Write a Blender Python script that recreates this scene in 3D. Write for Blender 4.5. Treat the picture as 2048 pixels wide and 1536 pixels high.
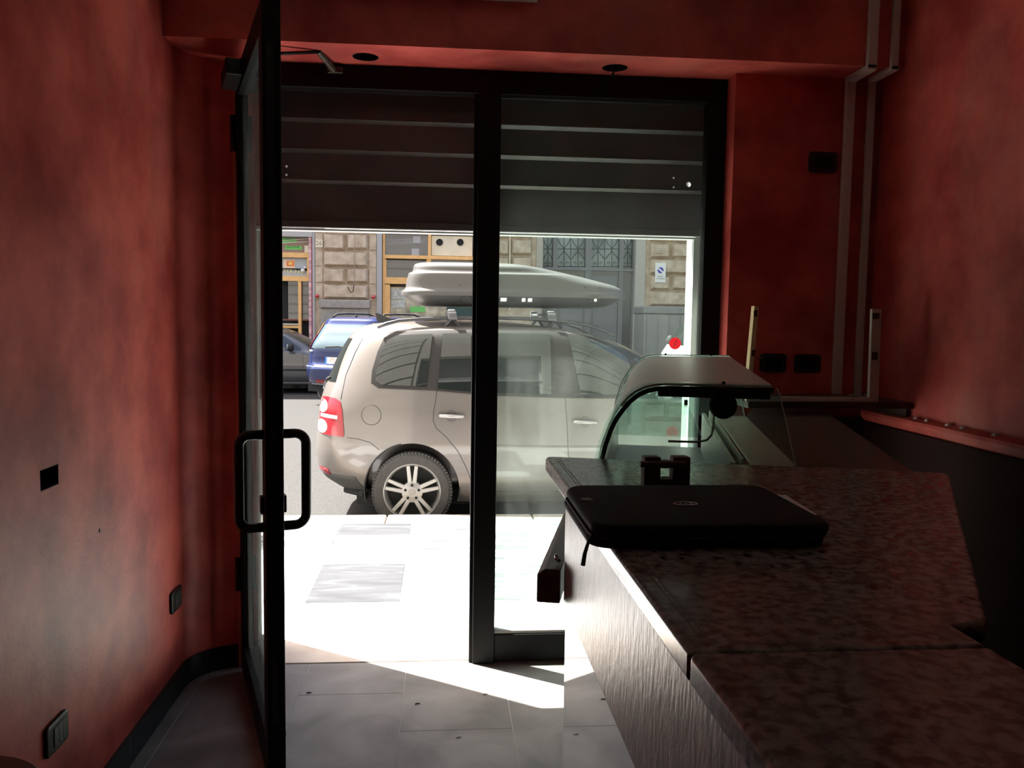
import bpy, bmesh, math, random
import numpy as np
from mathutils import Vector, Matrix, noise

for o in list(bpy.data.objects):
    bpy.data.objects.remove(o)
scene = bpy.context.scene
COL = scene.collection
random.seed(7)

# ------------------------------------------------------------------ camera
YAW, PITCH, ROLL, FPX = math.radians(4.89), math.radians(4.548), math.radians(0.8465), 1657.0
CAM = Vector((0, 0, 1.5))
RIGHT = Vector((0.99635131, -0.08406652, 0.01472716))
DOWN = Vector((0.00796136, -0.08025636, -0.99674246))
FWD = Vector((0.08497462, 0.9932229, -0.07929424))
cd = bpy.data.cameras.new('camera')
cam = bpy.data.objects.new('camera', cd)
COL.objects.link(cam)
cd.sensor_width = 36.0
cd.lens = FPX / 2048 * 36.0
cd.clip_start, cd.clip_end = 0.05, 300
up, back = -DOWN, -FWD
cam.matrix_world = Matrix(((RIGHT.x, up.x, back.x, CAM.x), (RIGHT.y, up.y, back.y, CAM.y), (RIGHT.z, up.z, back.z, CAM.z), (0, 0, 0, 1)))
scene.camera = cam

# ------------------------------------------------------------------ light
SUN_DIR = Vector((0.53, -0.345, -1.0)).normalized()
w = bpy.data.worlds.new('world')
scene.world = w
w.use_nodes = True
nt = w.node_tree
bg = nt.nodes['Background']
sky = nt.nodes.new('ShaderNodeTexSky')
sky.sky_type = 'NISHITA'
sky.sun_disc = False
sky.sun_elevation = math.asin(-SUN_DIR.z)
sky.sun_rotation = math.atan2(-SUN_DIR.x, -SUN_DIR.y)
sky.altitude = 50
sky.air_density = 1.0
sky.dust_density = 6.0
sky.ozone_density = 1.0
nt.links.new(sky.outputs[0], bg.inputs[0])
bg.inputs[1].default_value = 0.5
sl = bpy.data.lights.new('sun', 'SUN')
sl.energy = 42.0
sl.angle = math.radians(0.53)
sl.color = (1.0, 0.96, 0.9)
so = bpy.data.objects.new('sun', sl)
COL.objects.link(so)
so.rotation_euler = SUN_DIR.to_track_quat('-Z', 'Y').to_euler()
so.location = (-6, 8, 14)
vs = scene.view_settings
vs.view_transform = 'Standard'
vs.look = 'None'
vs.gamma = 1.0
vs.use_curve_mapping = False
vs.exposure = 0.0

# ------------------------------------------------------------------ pixel -> point at a real depth
def ray(px, py):
    return RIGHT * ((px - 1024) / FPX) + DOWN * ((py - 768) / FPX) + FWD
def at(px, py, Y):
    d = ray(px, py)
    return CAM + d * (Y / d.y)
def atz(px, py, z):
    d = ray(px, py)
    return CAM + d * ((z - CAM.z) / d.z)

# ------------------------------------------------------------------ materials
MATS = {}
def newmat(name):
    m = bpy.data.materials.new(name)
    m.use_nodes = True
    MATS[name] = m
    return m, m.node_tree, m.node_tree.nodes['Principled BSDF']
def mat(name, col, rough=0.5, metal=0.0, spec=0.5, var=0.0, scale=20.0, bump=0.0, bscale=None, coat=0.0, stretch=(1, 1, 1), emit=0.0):
    m, t, b = newmat(name)
    b.inputs['Base Color'].default_value = (*col, 1)
    b.inputs['Roughness'].default_value = rough
    b.inputs['Metallic'].default_value = metal
    b.inputs['Specular IOR Level'].default_value = spec
    b.inputs['Coat Weight'].default_value = coat
    b.inputs['Coat Roughness'].default_value = 0.05
    if emit:
        b.inputs['Emission Color'].default_value = (*col, 1)
        b.inputs['Emission Strength'].default_value = emit
    if var or bump:
        tc = t.nodes.new('ShaderNodeTexCoord')
        mp = t.nodes.new('ShaderNodeMapping')
        mp.inputs['Scale'].default_value = stretch
        t.links.new(tc.outputs['Object'], mp.inputs[0])
    if var:
        n = t.nodes.new('ShaderNodeTexNoise')
        n.inputs['Scale'].default_value = scale
        n.inputs['Detail'].default_value = 6
        t.links.new(mp.outputs[0], n.inputs['Vector'])
        r = t.nodes.new('ShaderNodeValToRGB')
        r.color_ramp.elements[0].position = 0.3
        r.color_ramp.elements[1].position = 0.72
        r.color_ramp.elements[0].color = (*[c * (1 - var) for c in col], 1)
        r.color_ramp.elements[1].color = (*[min(1, c * (1 + var)) for c in col], 1)
        t.links.new(n.outputs['Fac'], r.inputs[0])
        t.links.new(r.outputs[0], b.inputs['Base Color'])
    if bump:
        n2 = t.nodes.new('ShaderNodeTexNoise')
        n2.inputs['Scale'].default_value = bscale or scale * 3
        n2.inputs['Detail'].default_value = 4
        t.links.new(mp.outputs[0], n2.inputs['Vector'])
        bp = t.nodes.new('ShaderNodeBump')
        bp.inputs['Strength'].default_value = bump
        bp.inputs['Distance'].default_value = 0.01
        t.links.new(n2.outputs['Fac'], bp.inputs['Height'])
        t.links.new(bp.outputs[0], b.inputs['Normal'])
    return m
def ramp_mat(name, stops, scale, rough=0.5, kind='noise', stretch=(1, 1, 1), spec=0.5, detail=8, distortion=0.0, bump=0.0):
    m, t, b = newmat(name)
    tc = t.nodes.new('ShaderNodeNewGeometry')
    mp = t.nodes.new('ShaderNodeMapping')
    mp.inputs['Scale'].default_value = stretch
    t.links.new(tc.outputs['Position'], mp.inputs[0])
    n = t.nodes.new('ShaderNodeTexNoise')
    n.inputs['Scale'].default_value = scale
    n.inputs['Detail'].default_value = detail
    n.inputs['Distortion'].default_value = distortion
    t.links.new(mp.outputs[0], n.inputs['Vector'])
    r = t.nodes.new('ShaderNodeValToRGB')
    el = r.color_ramp.elements
    while len(el) < len(stops):
        el.new(0.5)
    for e, (p, c) in zip(el, stops):
        e.position = p
        e.color = (*c, 1)
    t.links.new(n.outputs['Fac'], r.inputs[0])
    t.links.new(r.outputs[0], b.inputs['Base Color'])
    b.inputs['Roughness'].default_value = rough
    b.inputs['Specular IOR Level'].default_value = spec
    if bump:
        bp = t.nodes.new('ShaderNodeBump')
        bp.inputs['Strength'].default_value = bump
        bp.inputs['Distance'].default_value = 0.005
        t.links.new(n.outputs['Fac'], bp.inputs['Height'])
        t.links.new(bp.outputs[0], b.inputs['Normal'])
    return m
def glass_mat(name, tint, ior=1.5, dirt=0.0, dirt_scale=6.0):
    m = bpy.data.materials.new(name)
    m.use_nodes = True
    MATS[name] = m
    t = m.node_tree
    t.nodes.clear()
    out = t.nodes.new('ShaderNodeOutputMaterial')
    tr = t.nodes.new('ShaderNodeBsdfTransparent')
    tr.inputs[0].default_value = (*tint, 1)
    gl = t.nodes.new('ShaderNodeBsdfGlossy')
    gl.inputs['Roughness'].default_value = 0.0
    fr = t.nodes.new('ShaderNodeFresnel')
    ge = t.nodes.new('ShaderNodeNewGeometry')
    mr = t.nodes.new('ShaderNodeMapRange')          # thin pane: the same reflectance from both faces
    mr.inputs[3].default_value = ior
    mr.inputs[4].default_value = 1.0 / ior
    t.links.new(ge.outputs['Backfacing'], mr.inputs[0])
    t.links.new(mr.outputs[0], fr.inputs[0])
    mx = t.nodes.new('ShaderNodeMixShader')
    t.links.new(fr.outputs[0], mx.inputs[0])
    t.links.new(tr.outputs[0], mx.inputs[1])
    t.links.new(gl.outputs[0], mx.inputs[2])
    last = mx
    if dirt:
        df = t.nodes.new('ShaderNodeBsdfTranslucent')
        df.inputs[0].default_value = (0.85, 0.9, 0.86, 1)
        tc = t.nodes.new('ShaderNodeTexCoord')
        mp = t.nodes.new('ShaderNodeMapping')
        mp.inputs['Scale'].default_value = (1, 1, 0.35)
        t.links.new(tc.outputs['Object'], mp.inputs[0])
        n = t.nodes.new('ShaderNodeTexNoise')
        n.inputs['Scale'].default_value = dirt_scale
        n.inputs['Detail'].default_value = 9
        n.inputs['Roughness'].default_value = 0.7
        t.links.new(mp.outputs[0], n.inputs['Vector'])
        r = t.nodes.new('ShaderNodeMapRange')
        r.inputs[1].default_value = 0.35
        r.inputs[2].default_value = 0.8
        r.inputs[3].default_value = dirt * 0.4
        r.inputs[4].default_value = dirt * 2.2
        t.links.new(n.outputs['Fac'], r.inputs[0])
        m2 = t.nodes.new('ShaderNodeMixShader')
        t.links.new(r.outputs[0], m2.inputs[0])
        t.links.new(mx.outputs[0], m2.inputs[1])
        t.links.new(df.outputs[0], m2.inputs[2])
        last = m2
    t.links.new(last.outputs[0], out.inputs[0])
    return m

# red sponged paint: several scales of red, worn greyish patches
def red_paint():
    m, t, b = newmat('red_paint')
    tc = t.nodes.new('ShaderNodeTexCoord')
    n1 = t.nodes.new('ShaderNodeTexNoise')
    n1.inputs['Scale'].default_value = 3.0
    n1.inputs['Detail'].default_value = 7
    n1.inputs['Roughness'].default_value = 0.6
    t.links.new(tc.outputs['Object'], n1.inputs['Vector'])
    r1 = t.nodes.new('ShaderNodeValToRGB')
    e = r1.color_ramp.elements
    e[0].position, e[0].color = 0.38, (0.36, 0.037, 0.032, 1)
    e[1].position, e[1].color = 0.64, (0.68, 0.115, 0.09, 1)
    t.links.new(n1.outputs['Fac'], r1.inputs[0])
    # worn, dusty patches
    n2 = t.nodes.new('ShaderNodeTexNoise')
    n2.inputs['Scale'].default_value = 1.3
    n2.inputs['Detail'].default_value = 10
    n2.inputs['Roughness'].default_value = 0.75
    mp = t.nodes.new('ShaderNodeMapping')
    mp.inputs['Location'].default_value = (3.1, 0.4, 1.7)
    mp.inputs['Scale'].default_value = (1, 1.4, 0.7)
    t.links.new(tc.outputs['Object'], mp.inputs[0])
    t.links.new(mp.outputs[0], n2.inputs['Vector'])
    r2 = t.nodes.new('ShaderNodeMapRange')
    r2.inputs[1].default_value = 0.5
    r2.inputs[2].default_value = 0.78
    r2.inputs[3].default_value = 0.0
    r2.inputs[4].default_value = 0.55
    t.links.new(n2.outputs['Fac'], r2.inputs[0])
    mx = t.nodes.new('ShaderNodeMix')
    mx.data_type = 'RGBA'
    mx.inputs[7].default_value = (0.46, 0.22, 0.17, 1)
    t.links.new(r2.outputs[0], mx.inputs[0])
    t.links.new(r1.outputs[0], mx.inputs[6])
    t.links.new(mx.outputs[2], b.inputs['Base Color'])
    b.inputs['Roughness'].default_value = 0.5
    b.inputs['Specular IOR Level'].default_value = 0.36
    n3 = t.nodes.new('ShaderNodeTexNoise')
    n3.inputs['Scale'].default_value = 70
    n3.inputs['Detail'].default_value = 5
    t.links.new(tc.outputs['Object'], n3.inputs['Vector'])
    bp = t.nodes.new('ShaderNodeBump')
    bp.inputs['Strength'].default_value = 0.18
    bp.inputs['Distance'].default_value = 0.004
    t.links.new(n3.outputs['Fac'], bp.inputs['Height'])
    t.links.new(bp.outputs[0], b.inputs['Normal'])
    return m
RED = red_paint()
BLACKM = mat('black_frame_metal', (0.006, 0.006, 0.0062), 0.55, 0.0, 0.22, bump=0.05, bscale=120)
BLACKP = mat('black_plastic', (0.01, 0.01, 0.01), 0.35)
BLACKM2 = mat('black_matte', (0.006, 0.006, 0.006), 0.7, spec=0.2)
BASEB = mat('black_baseboard_tile', (0.012, 0.013, 0.012), 0.3)
SLATE = ramp_mat('grey_slate_tile', [(0.3, (0.125, 0.116, 0.108)), (0.5, (0.205, 0.192, 0.18)), (0.72, (0.31, 0.29, 0.275))], 3.0, 0.5, distortion=0.6)
GROUT = mat('pale_grout', (0.36, 0.35, 0.33), 0.8)
TRAV = ramp_mat('beige_threshold_stone', [(0.3, (0.55, 0.46, 0.38)), (0.7, (0.72, 0.63, 0.54))], 5, 0.5)
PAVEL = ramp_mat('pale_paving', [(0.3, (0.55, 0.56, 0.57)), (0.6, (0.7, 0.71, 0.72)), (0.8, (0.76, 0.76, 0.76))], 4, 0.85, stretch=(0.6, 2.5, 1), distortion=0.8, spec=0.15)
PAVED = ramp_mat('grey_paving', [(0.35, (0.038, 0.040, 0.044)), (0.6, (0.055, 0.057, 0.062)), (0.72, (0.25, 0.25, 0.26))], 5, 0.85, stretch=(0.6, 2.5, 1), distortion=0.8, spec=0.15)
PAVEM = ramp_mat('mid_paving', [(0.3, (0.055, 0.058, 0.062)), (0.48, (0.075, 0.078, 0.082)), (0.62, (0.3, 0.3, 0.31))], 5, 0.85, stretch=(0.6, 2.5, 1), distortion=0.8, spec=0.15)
KERB = ramp_mat('kerb_stone', [(0.3, (0.2, 0.17, 0.145)), (0.7, (0.28, 0.245, 0.21))], 8, 0.9)
ASPH = ramp_mat('asphalt', [(0.3, (0.018, 0.018, 0.018)), (0.5, (0.036, 0.0355, 0.035)), (0.65, (0.075, 0.073, 0.07))], 160, 0.95, spec=0.1, detail=3, bump=0.3)
GRANITE = ramp_mat('mottled_granite', [(0.34, (0.11, 0.085, 0.075)), (0.45, (0.19, 0.16, 0.145)), (0.54, (0.29, 0.26, 0.24)), (0.66, (0.35, 0.325, 0.305))], 62, 0.2, detail=3, distortion=0.3)
WOODP = mat('brown_textured_board', (0.33, 0.275, 0.26), 0.36, var=0.38, scale=70, bump=0.15, bscale=110, stretch=(1, 1, 0.3))
MIRROR = mat('polished_steel_plinth', (0.78, 0.80, 0.78), 0.02, 1.0)
BROWNT = mat('brown_worktop', (0.11, 0.085, 0.075), 0.3, var=0.15, scale=8)
DARKWOOD = mat('dark_wood', (0.045, 0.025, 0.02), 0.35, var=0.3, scale=12, stretch=(1, 6, 6))
ARMREST = mat('armrest_wood', (0.14, 0.095, 0.085), 0.4, var=0.2, scale=10, stretch=(1, 0.2, 1))
STEEL = mat('brushed_steel', (0.85, 0.85, 0.77), 0.42, 0.45, var=0.08, scale=10, stretch=(0.3, 30, 1))
CHROME = mat('chrome', (0.8, 0.8, 0.8), 0.12, 1.0)
WHITEP = mat('white_plastic', (0.75, 0.74, 0.7), 0.45)
DUCT = mat('cream_trunking', (0.62, 0.55, 0.5), 0.5)
PALEWOOD = mat('pale_wood', (0.72, 0.55, 0.3), 0.5, var=0.15, scale=18, stretch=(4, 4, 0.4))
GREYWOOD = mat('white_wood_bar', (0.55, 0.5, 0.44), 0.5, var=0.12, scale=18)
NEOP = mat('black_neoprene', (0.012, 0.012, 0.013), 0.75, spec=0.3, bump=0.15, bscale=500)
PAPER = mat('paper', (0.75, 0.7, 0.68), 0.7)
SHUT = mat('shutter_metal', (0.20, 0.195, 0.19), 0.4, 0.3, var=0.12, scale=5)
SHUTB = mat('shutter_bottom_rail', (0.55, 0.56, 0.56), 0.4, 0.2)
STUCCO = mat('exterior_stucco', (0.28, 0.268, 0.24), 0.8, var=0.1, scale=3)
GLASS = glass_mat('shop_window_glass', (0.88, 0.955, 0.92), 1.45, dirt=0.013)
GLASSD = glass_mat('door_glass', (0.87, 0.95, 0.93), 1.45, dirt=0.03)
GLASSS = glass_mat('shelf_glass', (0.88, 0.95, 0.92), 1.18)
GLASSC = glass_mat('display_glass', (0.86, 0.95, 0.92), 1.5, dirt=0.012, dirt_scale=30)

# ------------------------------------------------------------------ mesh helpers
class MB:
    def __init__(self):
        self.v, self.f = [], []
    def add(self, vs, fs):
        n = len(self.v)
        self.v += [tuple(p) for p in vs]
        self.f += [tuple(i + n for i in f) for f in fs]
        return self
    def box(self, x0, x1, y0, y1, z0, z1):
        return self.add([(x0, y0, z0), (x1, y0, z0), (x1, y1, z0), (x0, y1, z0), (x0, y0, z1), (x1, y0, z1), (x1, y1, z1), (x0, y1, z1)],
                        [(0, 3, 2, 1), (4, 5, 6, 7), (0, 1, 5, 4), (1, 2, 6, 5), (2, 3, 7, 6), (3, 0, 4, 7)])
    def hexa(self, bot, top):
        return self.add(list(bot) + list(top), [(0, 3, 2, 1), (4, 5, 6, 7), (0, 1, 5, 4), (1, 2, 6, 5), (2, 3, 7, 6), (3, 0, 4, 7)])
    def prism(self, poly, z0, z1):            # plan polygon, counter-clockwise
        n = len(poly)
        vs = [(x, y, z0) for x, y in poly] + [(x, y, z1) for x, y in poly]
        fs = [tuple(range(n - 1, -1, -1)), tuple(range(n, 2 * n))]
        fs += [(i, (i + 1) % n, n + (i + 1) % n, n + i) for i in range(n)]
        return self.add(vs, fs)
    def sweep(self, prof, a, b):              # 3-D profile points moved from offset a to offset b
        n = len(prof)
        a, b = Vector(a), Vector(b)
        vs = [Vector(p) + a for p in prof] + [Vector(p) + b for p in prof]
        fs = [tuple(range(n - 1, -1, -1)), tuple(range(n, 2 * n))]
        fs += [(i, (i + 1) % n, n + (i + 1) % n, n + i) for i in range(n)]
        return self.add(vs, fs)
    def tube(self, path, r, n=10, closed=False):
        path = [Vector(p) for p in path]
        m = len(path)
        rings = []
        ref = None
        for i, p in enumerate(path):
            if closed:
                d = path[(i + 1) % m] - path[i - 1]
            else:
                d = path[min(i + 1, m - 1)] - path[max(i - 1, 0)]
            d.normalize()
            if ref is None:
                ref = d.orthogonal().normalized()
            ref = (ref - d * ref.dot(d)).normalized()
            q = d.cross(ref)
            rr = r[i] if isinstance(r, (list, tuple)) else r
            rings.append([p + (ref * math.cos(t) + q * math.sin(t)) * rr for t in [2 * math.pi * k / n for k in range(n)]])
        vs = [p for rg in rings for p in rg]
        fs = []
        for i in range(m if closed else m - 1):
            a, b = i * n, ((i + 1) % m) * n
            fs += [(a + k, a + (k + 1) % n, b + (k + 1) % n, b + k) for k in range(n)]
        if not closed:
            fs += [tuple(range(n - 1, -1, -1)), tuple((m - 1) * n + k for k in range(n))]
        return self.add(vs, fs)
    def lathe(self, prof, c, axis, n=32, closed_profile=False):   # prof: (radius, height along axis)
        c, ax = Vector(c), Vector(axis).normalized()
        u = ax.orthogonal().normalized()
        v = ax.cross(u)
        m = len(prof)
        vs = [c + ax * h + (u * math.cos(t) + v * math.sin(t)) * r for r, h in prof for t in [2 * math.pi * k / n for k in range(n)]]
        fs = []
        for i in range(m if closed_profile else m - 1):
            a, b = i * n, ((i + 1) % m) * n
            fs += [(a + k, a + (k + 1) % n, b + (k + 1) % n, b + k) for k in range(n)]
        if not closed_profile:
            if prof[0][0] > 1e-6: fs.append(tuple(range(n - 1, -1, -1)))
            if prof[-1][0] > 1e-6: fs.append(tuple((m - 1) * n + k for k in range(n)))
        return self.add(vs, fs)
    def build(self, name, material, parent=None, smooth=False, bevel=0.0, seg=2, local=False):
        me = bpy.data.meshes.new(name)
        me.from_pydata(self.v, [], self.f)
        bm = bmesh.new()
        bm.from_mesh(me)
        bmesh.ops.remove_doubles(bm, verts=bm.verts, dist=1e-5)
        bmesh.ops.recalc_face_normals(bm, faces=bm.faces)
        bm.to_mesh(me)
        bm.free()
        return finish(name, me, material, parent, smooth, bevel, seg, local)
def finish(name, me, material, parent=None, smooth=False, bevel=0.0, seg=2, local=False):
    me.name = name
    o = bpy.data.objects.new(name, me)
    COL.objects.link(o)
    if material is not None:
        me.materials.clear()
        me.materials.append(material)
    if smooth:
        for p in me.polygons: p.use_smooth = True
    if bevel:
        bv = o.modifiers.new('bevel', 'BEVEL')
        bv.width, bv.segments, bv.limit_method, bv.angle_limit = bevel, seg, 'ANGLE', math.radians(35)
        for p in me.polygons: p.use_smooth = True
        wn = o.modifiers.new('wn', 'WEIGHTED_NORMAL')
        wn.keep_sharp = True
    adopt(o, parent, local)
    return o
def adopt(o, parent, local=False):
    if parent is None: return o
    o.parent = parent
    if parent.type == 'EMPTY' and not local:
        o.matrix_parent_inverse = Matrix.Translation(-Vector(parent.location))
    return o
def sharp_smooth(o, deg=40):
    me = o.data
    for p in me.polygons: p.use_smooth = True
    me.set_sharp_from_angle(angle=math.radians(deg))
    return o
def empty(name, loc=(0, 0, 0), rz=0.0):
    o = bpy.data.objects.new(name, None)
    COL.objects.link(o)
    o.location = loc
    o.rotation_euler = (0, 0, rz)
    o.empty_display_size = 0.1
    return o
def tag(o, label=None, cat=None, group=None, kind=None):
    if label: o['label'] = label
    if cat: o['category'] = cat
    if group: o['group'] = group
    if kind: o['kind'] = kind
    return o
def struct(o):
    o['kind'] = 'structure'
    return o
def apply_bool(o, cutter_mb, op='DIFFERENCE'):
    cme = bpy.data.meshes.new('cut')
    cme.from_pydata(cutter_mb.v, [], cutter_mb.f)
    bm = bmesh.new(); bm.from_mesh(cme); bmesh.ops.recalc_face_normals(bm, faces=bm.faces); bm.to_mesh(cme); bm.free()
    c = bpy.data.objects.new('cut', cme)
    COL.objects.link(c)
    c.matrix_basis = Matrix.Identity(4)
    if o.parent is not None:
        par, inv = o.parent, o.matrix_parent_inverse.copy()
        o.parent = None
    else:
        par = None
    md = o.modifiers.new('b', 'BOOLEAN')
    md.operation, md.object, md.solver = op, c, 'EXACT'
    bpy.context.view_layer.update()
    dg = bpy.context.evaluated_depsgraph_get()
    me = bpy.data.meshes.new_from_object(o.evaluated_get(dg))
    o.modifiers.clear()
    nm = o.data.name
    o.data = me
    me.name = nm
    bpy.data.objects.remove(c)
    if par is not None:
        o.parent = par
        o.matrix_parent_inverse = inv
    return o
def text_mesh(name, s, size, material, mw, parent=None, extrude=0.002, align='CENTER', local=False, xs=1.0):
    c = bpy.data.curves.new(name, 'FONT')
    c.body, c.size, c.extrude, c.align_x, c.align_y = s, size, extrude, align, 'CENTER'
    t = bpy.data.objects.new(name, c)
    COL.objects.link(t)
    bpy.context.view_layer.update()
    me = bpy.data.meshes.new_from_object(t.evaluated_get(bpy.context.evaluated_depsgraph_get()))
    bpy.data.objects.remove(t)
    me.transform(mw @ Matrix.Diagonal((xs, 1, 1, 1)))
    return finish(name, me, material, parent, local=local)
def facing_minus_y(loc):      # text plane facing -Y
    return Matrix.Translation(loc) @ Matrix.Rotation(math.pi / 2, 4, 'X')
def arc(cx, cy, r, a0, a1, n):
    return [(cx + r * math.cos(math.radians(a0 + (a1 - a0) * i / n)), cy + r * math.sin(math.radians(a0 + (a1 - a0) * i / n))) for i in range(n + 1)]
def rrect(x0, x1, y0, y1, r, n=5):
    return arc(x1 - r, y0 + r, r, -90, 0, n) + arc(x1 - r, y1 - r, r, 0, 90, n) + arc(x0 + r, y1 - r, r, 90, 180, n) + arc(x0 + r, y0 + r, r, 180, 270, n)
def inst(name, me, loc, parent, rz=0.0, material=None):
    o = bpy.data.objects.new(name, me)
    COL.objects.link(o)
    o.location = loc
    o.rotation_euler = (0, 0, rz)
    if parent: adopt(o, parent)
    return o

# ================================================================== THE SETTING
D_FRAME = 3.52          # plane of the shop front
# ---- floor with tiles
fl = struct(MB().box(-1.15, 1.9, -3.0, 3.53, -0.06, -0.0012).build('floor', GROUT))
tile_me = {}
def tile_mesh(wd, ln, mt):
    key = (round(wd, 3), round(ln, 3), mt.name)
    if key not in tile_me:
        m = MB()
        h, b = 0.0, 0.0012
        m.hexa([(0, 0, -0.02), (wd, 0, -0.02), (wd, ln, -0.02), (0, ln, -0.02)], [(0, 0, h - b), (wd, 0, h - b), (wd, ln, h - b), (0, ln, h - b)])
        m.f.pop(1)
        m.add([(0, 0, h - b), (wd, 0, h - b), (wd, ln, h - b), (0, ln, h - b), (b, b, h), (wd - b, b, h), (wd - b, ln - b, h), (b, ln - b, h)],
              [(4, 5, 6, 7), (0, 1, 5, 4), (1, 2, 6, 5), (2, 3, 7, 6), (3, 0, 4, 7)])
        me = bpy.data.meshes.new('tile')
        me.from_pydata(m.v, [], m.f)
        me.materials.append(mt)
        tile_me[key] = me
    return tile_me[key]
def lay(name, parent, xs, ycols, mt_of, z=0.0, g=0.003):
    for ci in range(len(xs) - 1):
        ys = ycols(ci)
        for k in range(len(ys) - 1):
            mt = mt_of(ci, k)
            me = tile_mesh(xs[ci + 1] - xs[ci] - g, ys[k + 1] - ys[k] - g, mt)
            o = inst(name, me, (xs[ci] + g / 2, ys[k] + g / 2, z), parent)
def fl_rows(ci):
    y0 = 3.226 if ci % 2 == 0 else 2.916
    ys = [y0 + 0.62 * k for k in range(-5, 3)]
    ys = [max(-0.2, min(3.53, y)) for y in ys]
    return sorted(set(round(y, 4) for y in ys))
lay('floor_tile', fl, [-1.02, -0.968, -0.555, -0.141, 0.271, 0.684, 1.097, 1.51, 1.81], lambda c: fl_rows(c), lambda c, k: SLATE)
# ---- threshold
struct(MB().box(-0.83, 1.15, 3.532, 3.868, -0.05, 0.004).build('trim_1', TRAV, bevel=0.003))
# ---- walls of the room
path = [(-1.03, -3.0), (-1.03, 3.32)] + arc(-0.83, 3.32, 0.2, 180, 90, 12)[1:]
outer = [(-0.83, 3.60), (-1.2, 3.60), (-1.2, -3.0)]
wl = struct(MB().prism(path + outer, 0, 3.05).build('wall_left', RED))
sharp_smooth(wl, 30)
bpath = [(-1.018, -3.0), (-1.018, 3.32)] + arc(-0.83, 3.32, 0.188, 180, 90, 12)[1:]
binner = [(-0.83, 3.52)] + arc(-0.83, 3.32, 0.2, 90, 180, 12)[1:] + [(-1.03, -3.0)]
bb = struct(MB().prism(bpath + binner, 0, 0.098).build('baseboard_left', BASEB))
sharp_smooth(bb, 30)
bbj = MB()
for y in (1.5, 1.91, 2.32, 2.735):
    bbj.box(-1.0186, -1.0172, y, y + 0.002, 0, 0.098)
bbj.build('tile_joint', GROUT, bb)
struct(MB().box(1.82, 1.95, -3.0, 3.60, 0, 3.05).build('wall_right', RED))
struct(MB().box(1.806, 1.82, -2.99, 3.39, 0, 1.08).build('trim_4', mat('dark_lower_panel', (0.03, 0.012, 0.01), 0.85, spec=0.1)))  # dark panel added to lower the wall's tone below the dado rail
struct(MB().box(-1.2, 1.95, -3.12, -3.0, 0, 3.05).build('wall_back', mat('grey_plaster', (0.10, 0.09, 0.085), 0.8)))
struct(MB().box(-1.2, 1.95, -3.12, 3.60, 3.05, 3.15).build('ceiling', mat('pale_ceiling', (0.34, 0.32, 0.30), 0.8)))
wf = MB()
wf.box(-1.03, 1.82, 3.235, 3.575, 2.515, 3.05)
beam = struct(wf.build('wall_front', RED))
cut = MB()
DL = [(-0.307, 3.385), (0.689, 3.395)]
for x, y in DL:
    cut.lathe([(0.052, -0.1), (0.052, 0.09)], (x, y, 2.515), (0, 0, 1), 28)
apply_bool(beam, cut)
struct(MB().box(1.195, 1.82, 3.40, 3.58, 0, 2.515).build('wall_front_side', RED))
# dado rail on the right wall, shaped ledge
rail = [(1.82, 0, 1.085), (1.806, 0, 1.088), (1.796, 0, 1.10), (1.788, 0, 1.118), (1.79, 0, 1.131), (1.80, 0, 1.138), (1.82, 0, 1.143)]
sharp_smooth(struct(MB().sweep(rail, (0, -2.9, 0), (0, 3.39, 0)).build('trim_2', RED)), 25)
crumbs = [(1.807, 3.0), (1.808, 2.93), (1.806, 2.80), (1.807, 2.72), (1.808, 2.55)]
for i, (x, y) in enumerate(crumbs):
    m = MB()
    m.hexa([(x - .008, y - .012, 1.139), (x + .008, y - .01, 1.14), (x + .006, y + .014, 1.14), (x - .008, y + .01, 1.139)],
           [(x - .004, y - .006, 1.146), (x + .004, y - .006, 1.147), (x + .003, y + .008, 1.146), (x - .004, y + .006, 1.146)])
    tag(m.build('plaster_crumb', DUCT), 'pale plaster crumb on the red dado rail, %s from the dark shelf' % ['first', 'second', 'third', 'fourth', 'fifth'][i], 'debris', 'plaster crumbs on the dado rail')
struct(MB().box(1.30, 1.805, 3.388, 3.399, 0, 1.10).build('trim_5', MATS['dark_lower_panel']))  # dark panel added to black out the lit recess wall below the shelf
# ---- outside face of this building
exl = struct(MB().box(-14, -0.83, 3.61, 3.87, -0.2, 13).build('wall_exterior_left', STUCCO))
exr = struct(MB().box(1.15, 16, 3.59, 3.87, -0.2, 13).build('wall_exterior_right', STUCCO))
struct(MB().box(-0.83, 1.15, 3.59, 3.87, 2.62, 13).build('wall_exterior_top', STUCCO))
for z in [0.7 + 0.45 * k for k in range(9)]:       # raised courses
    MB().box(-14, -0.95, 3.87, 3.90, z, z + 0.40).build('course', STUCCO, exl)
    MB().box(1.3, 16, 3.87, 3.90, z, z + 0.40).build('course', STUCCO, exr)
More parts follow.
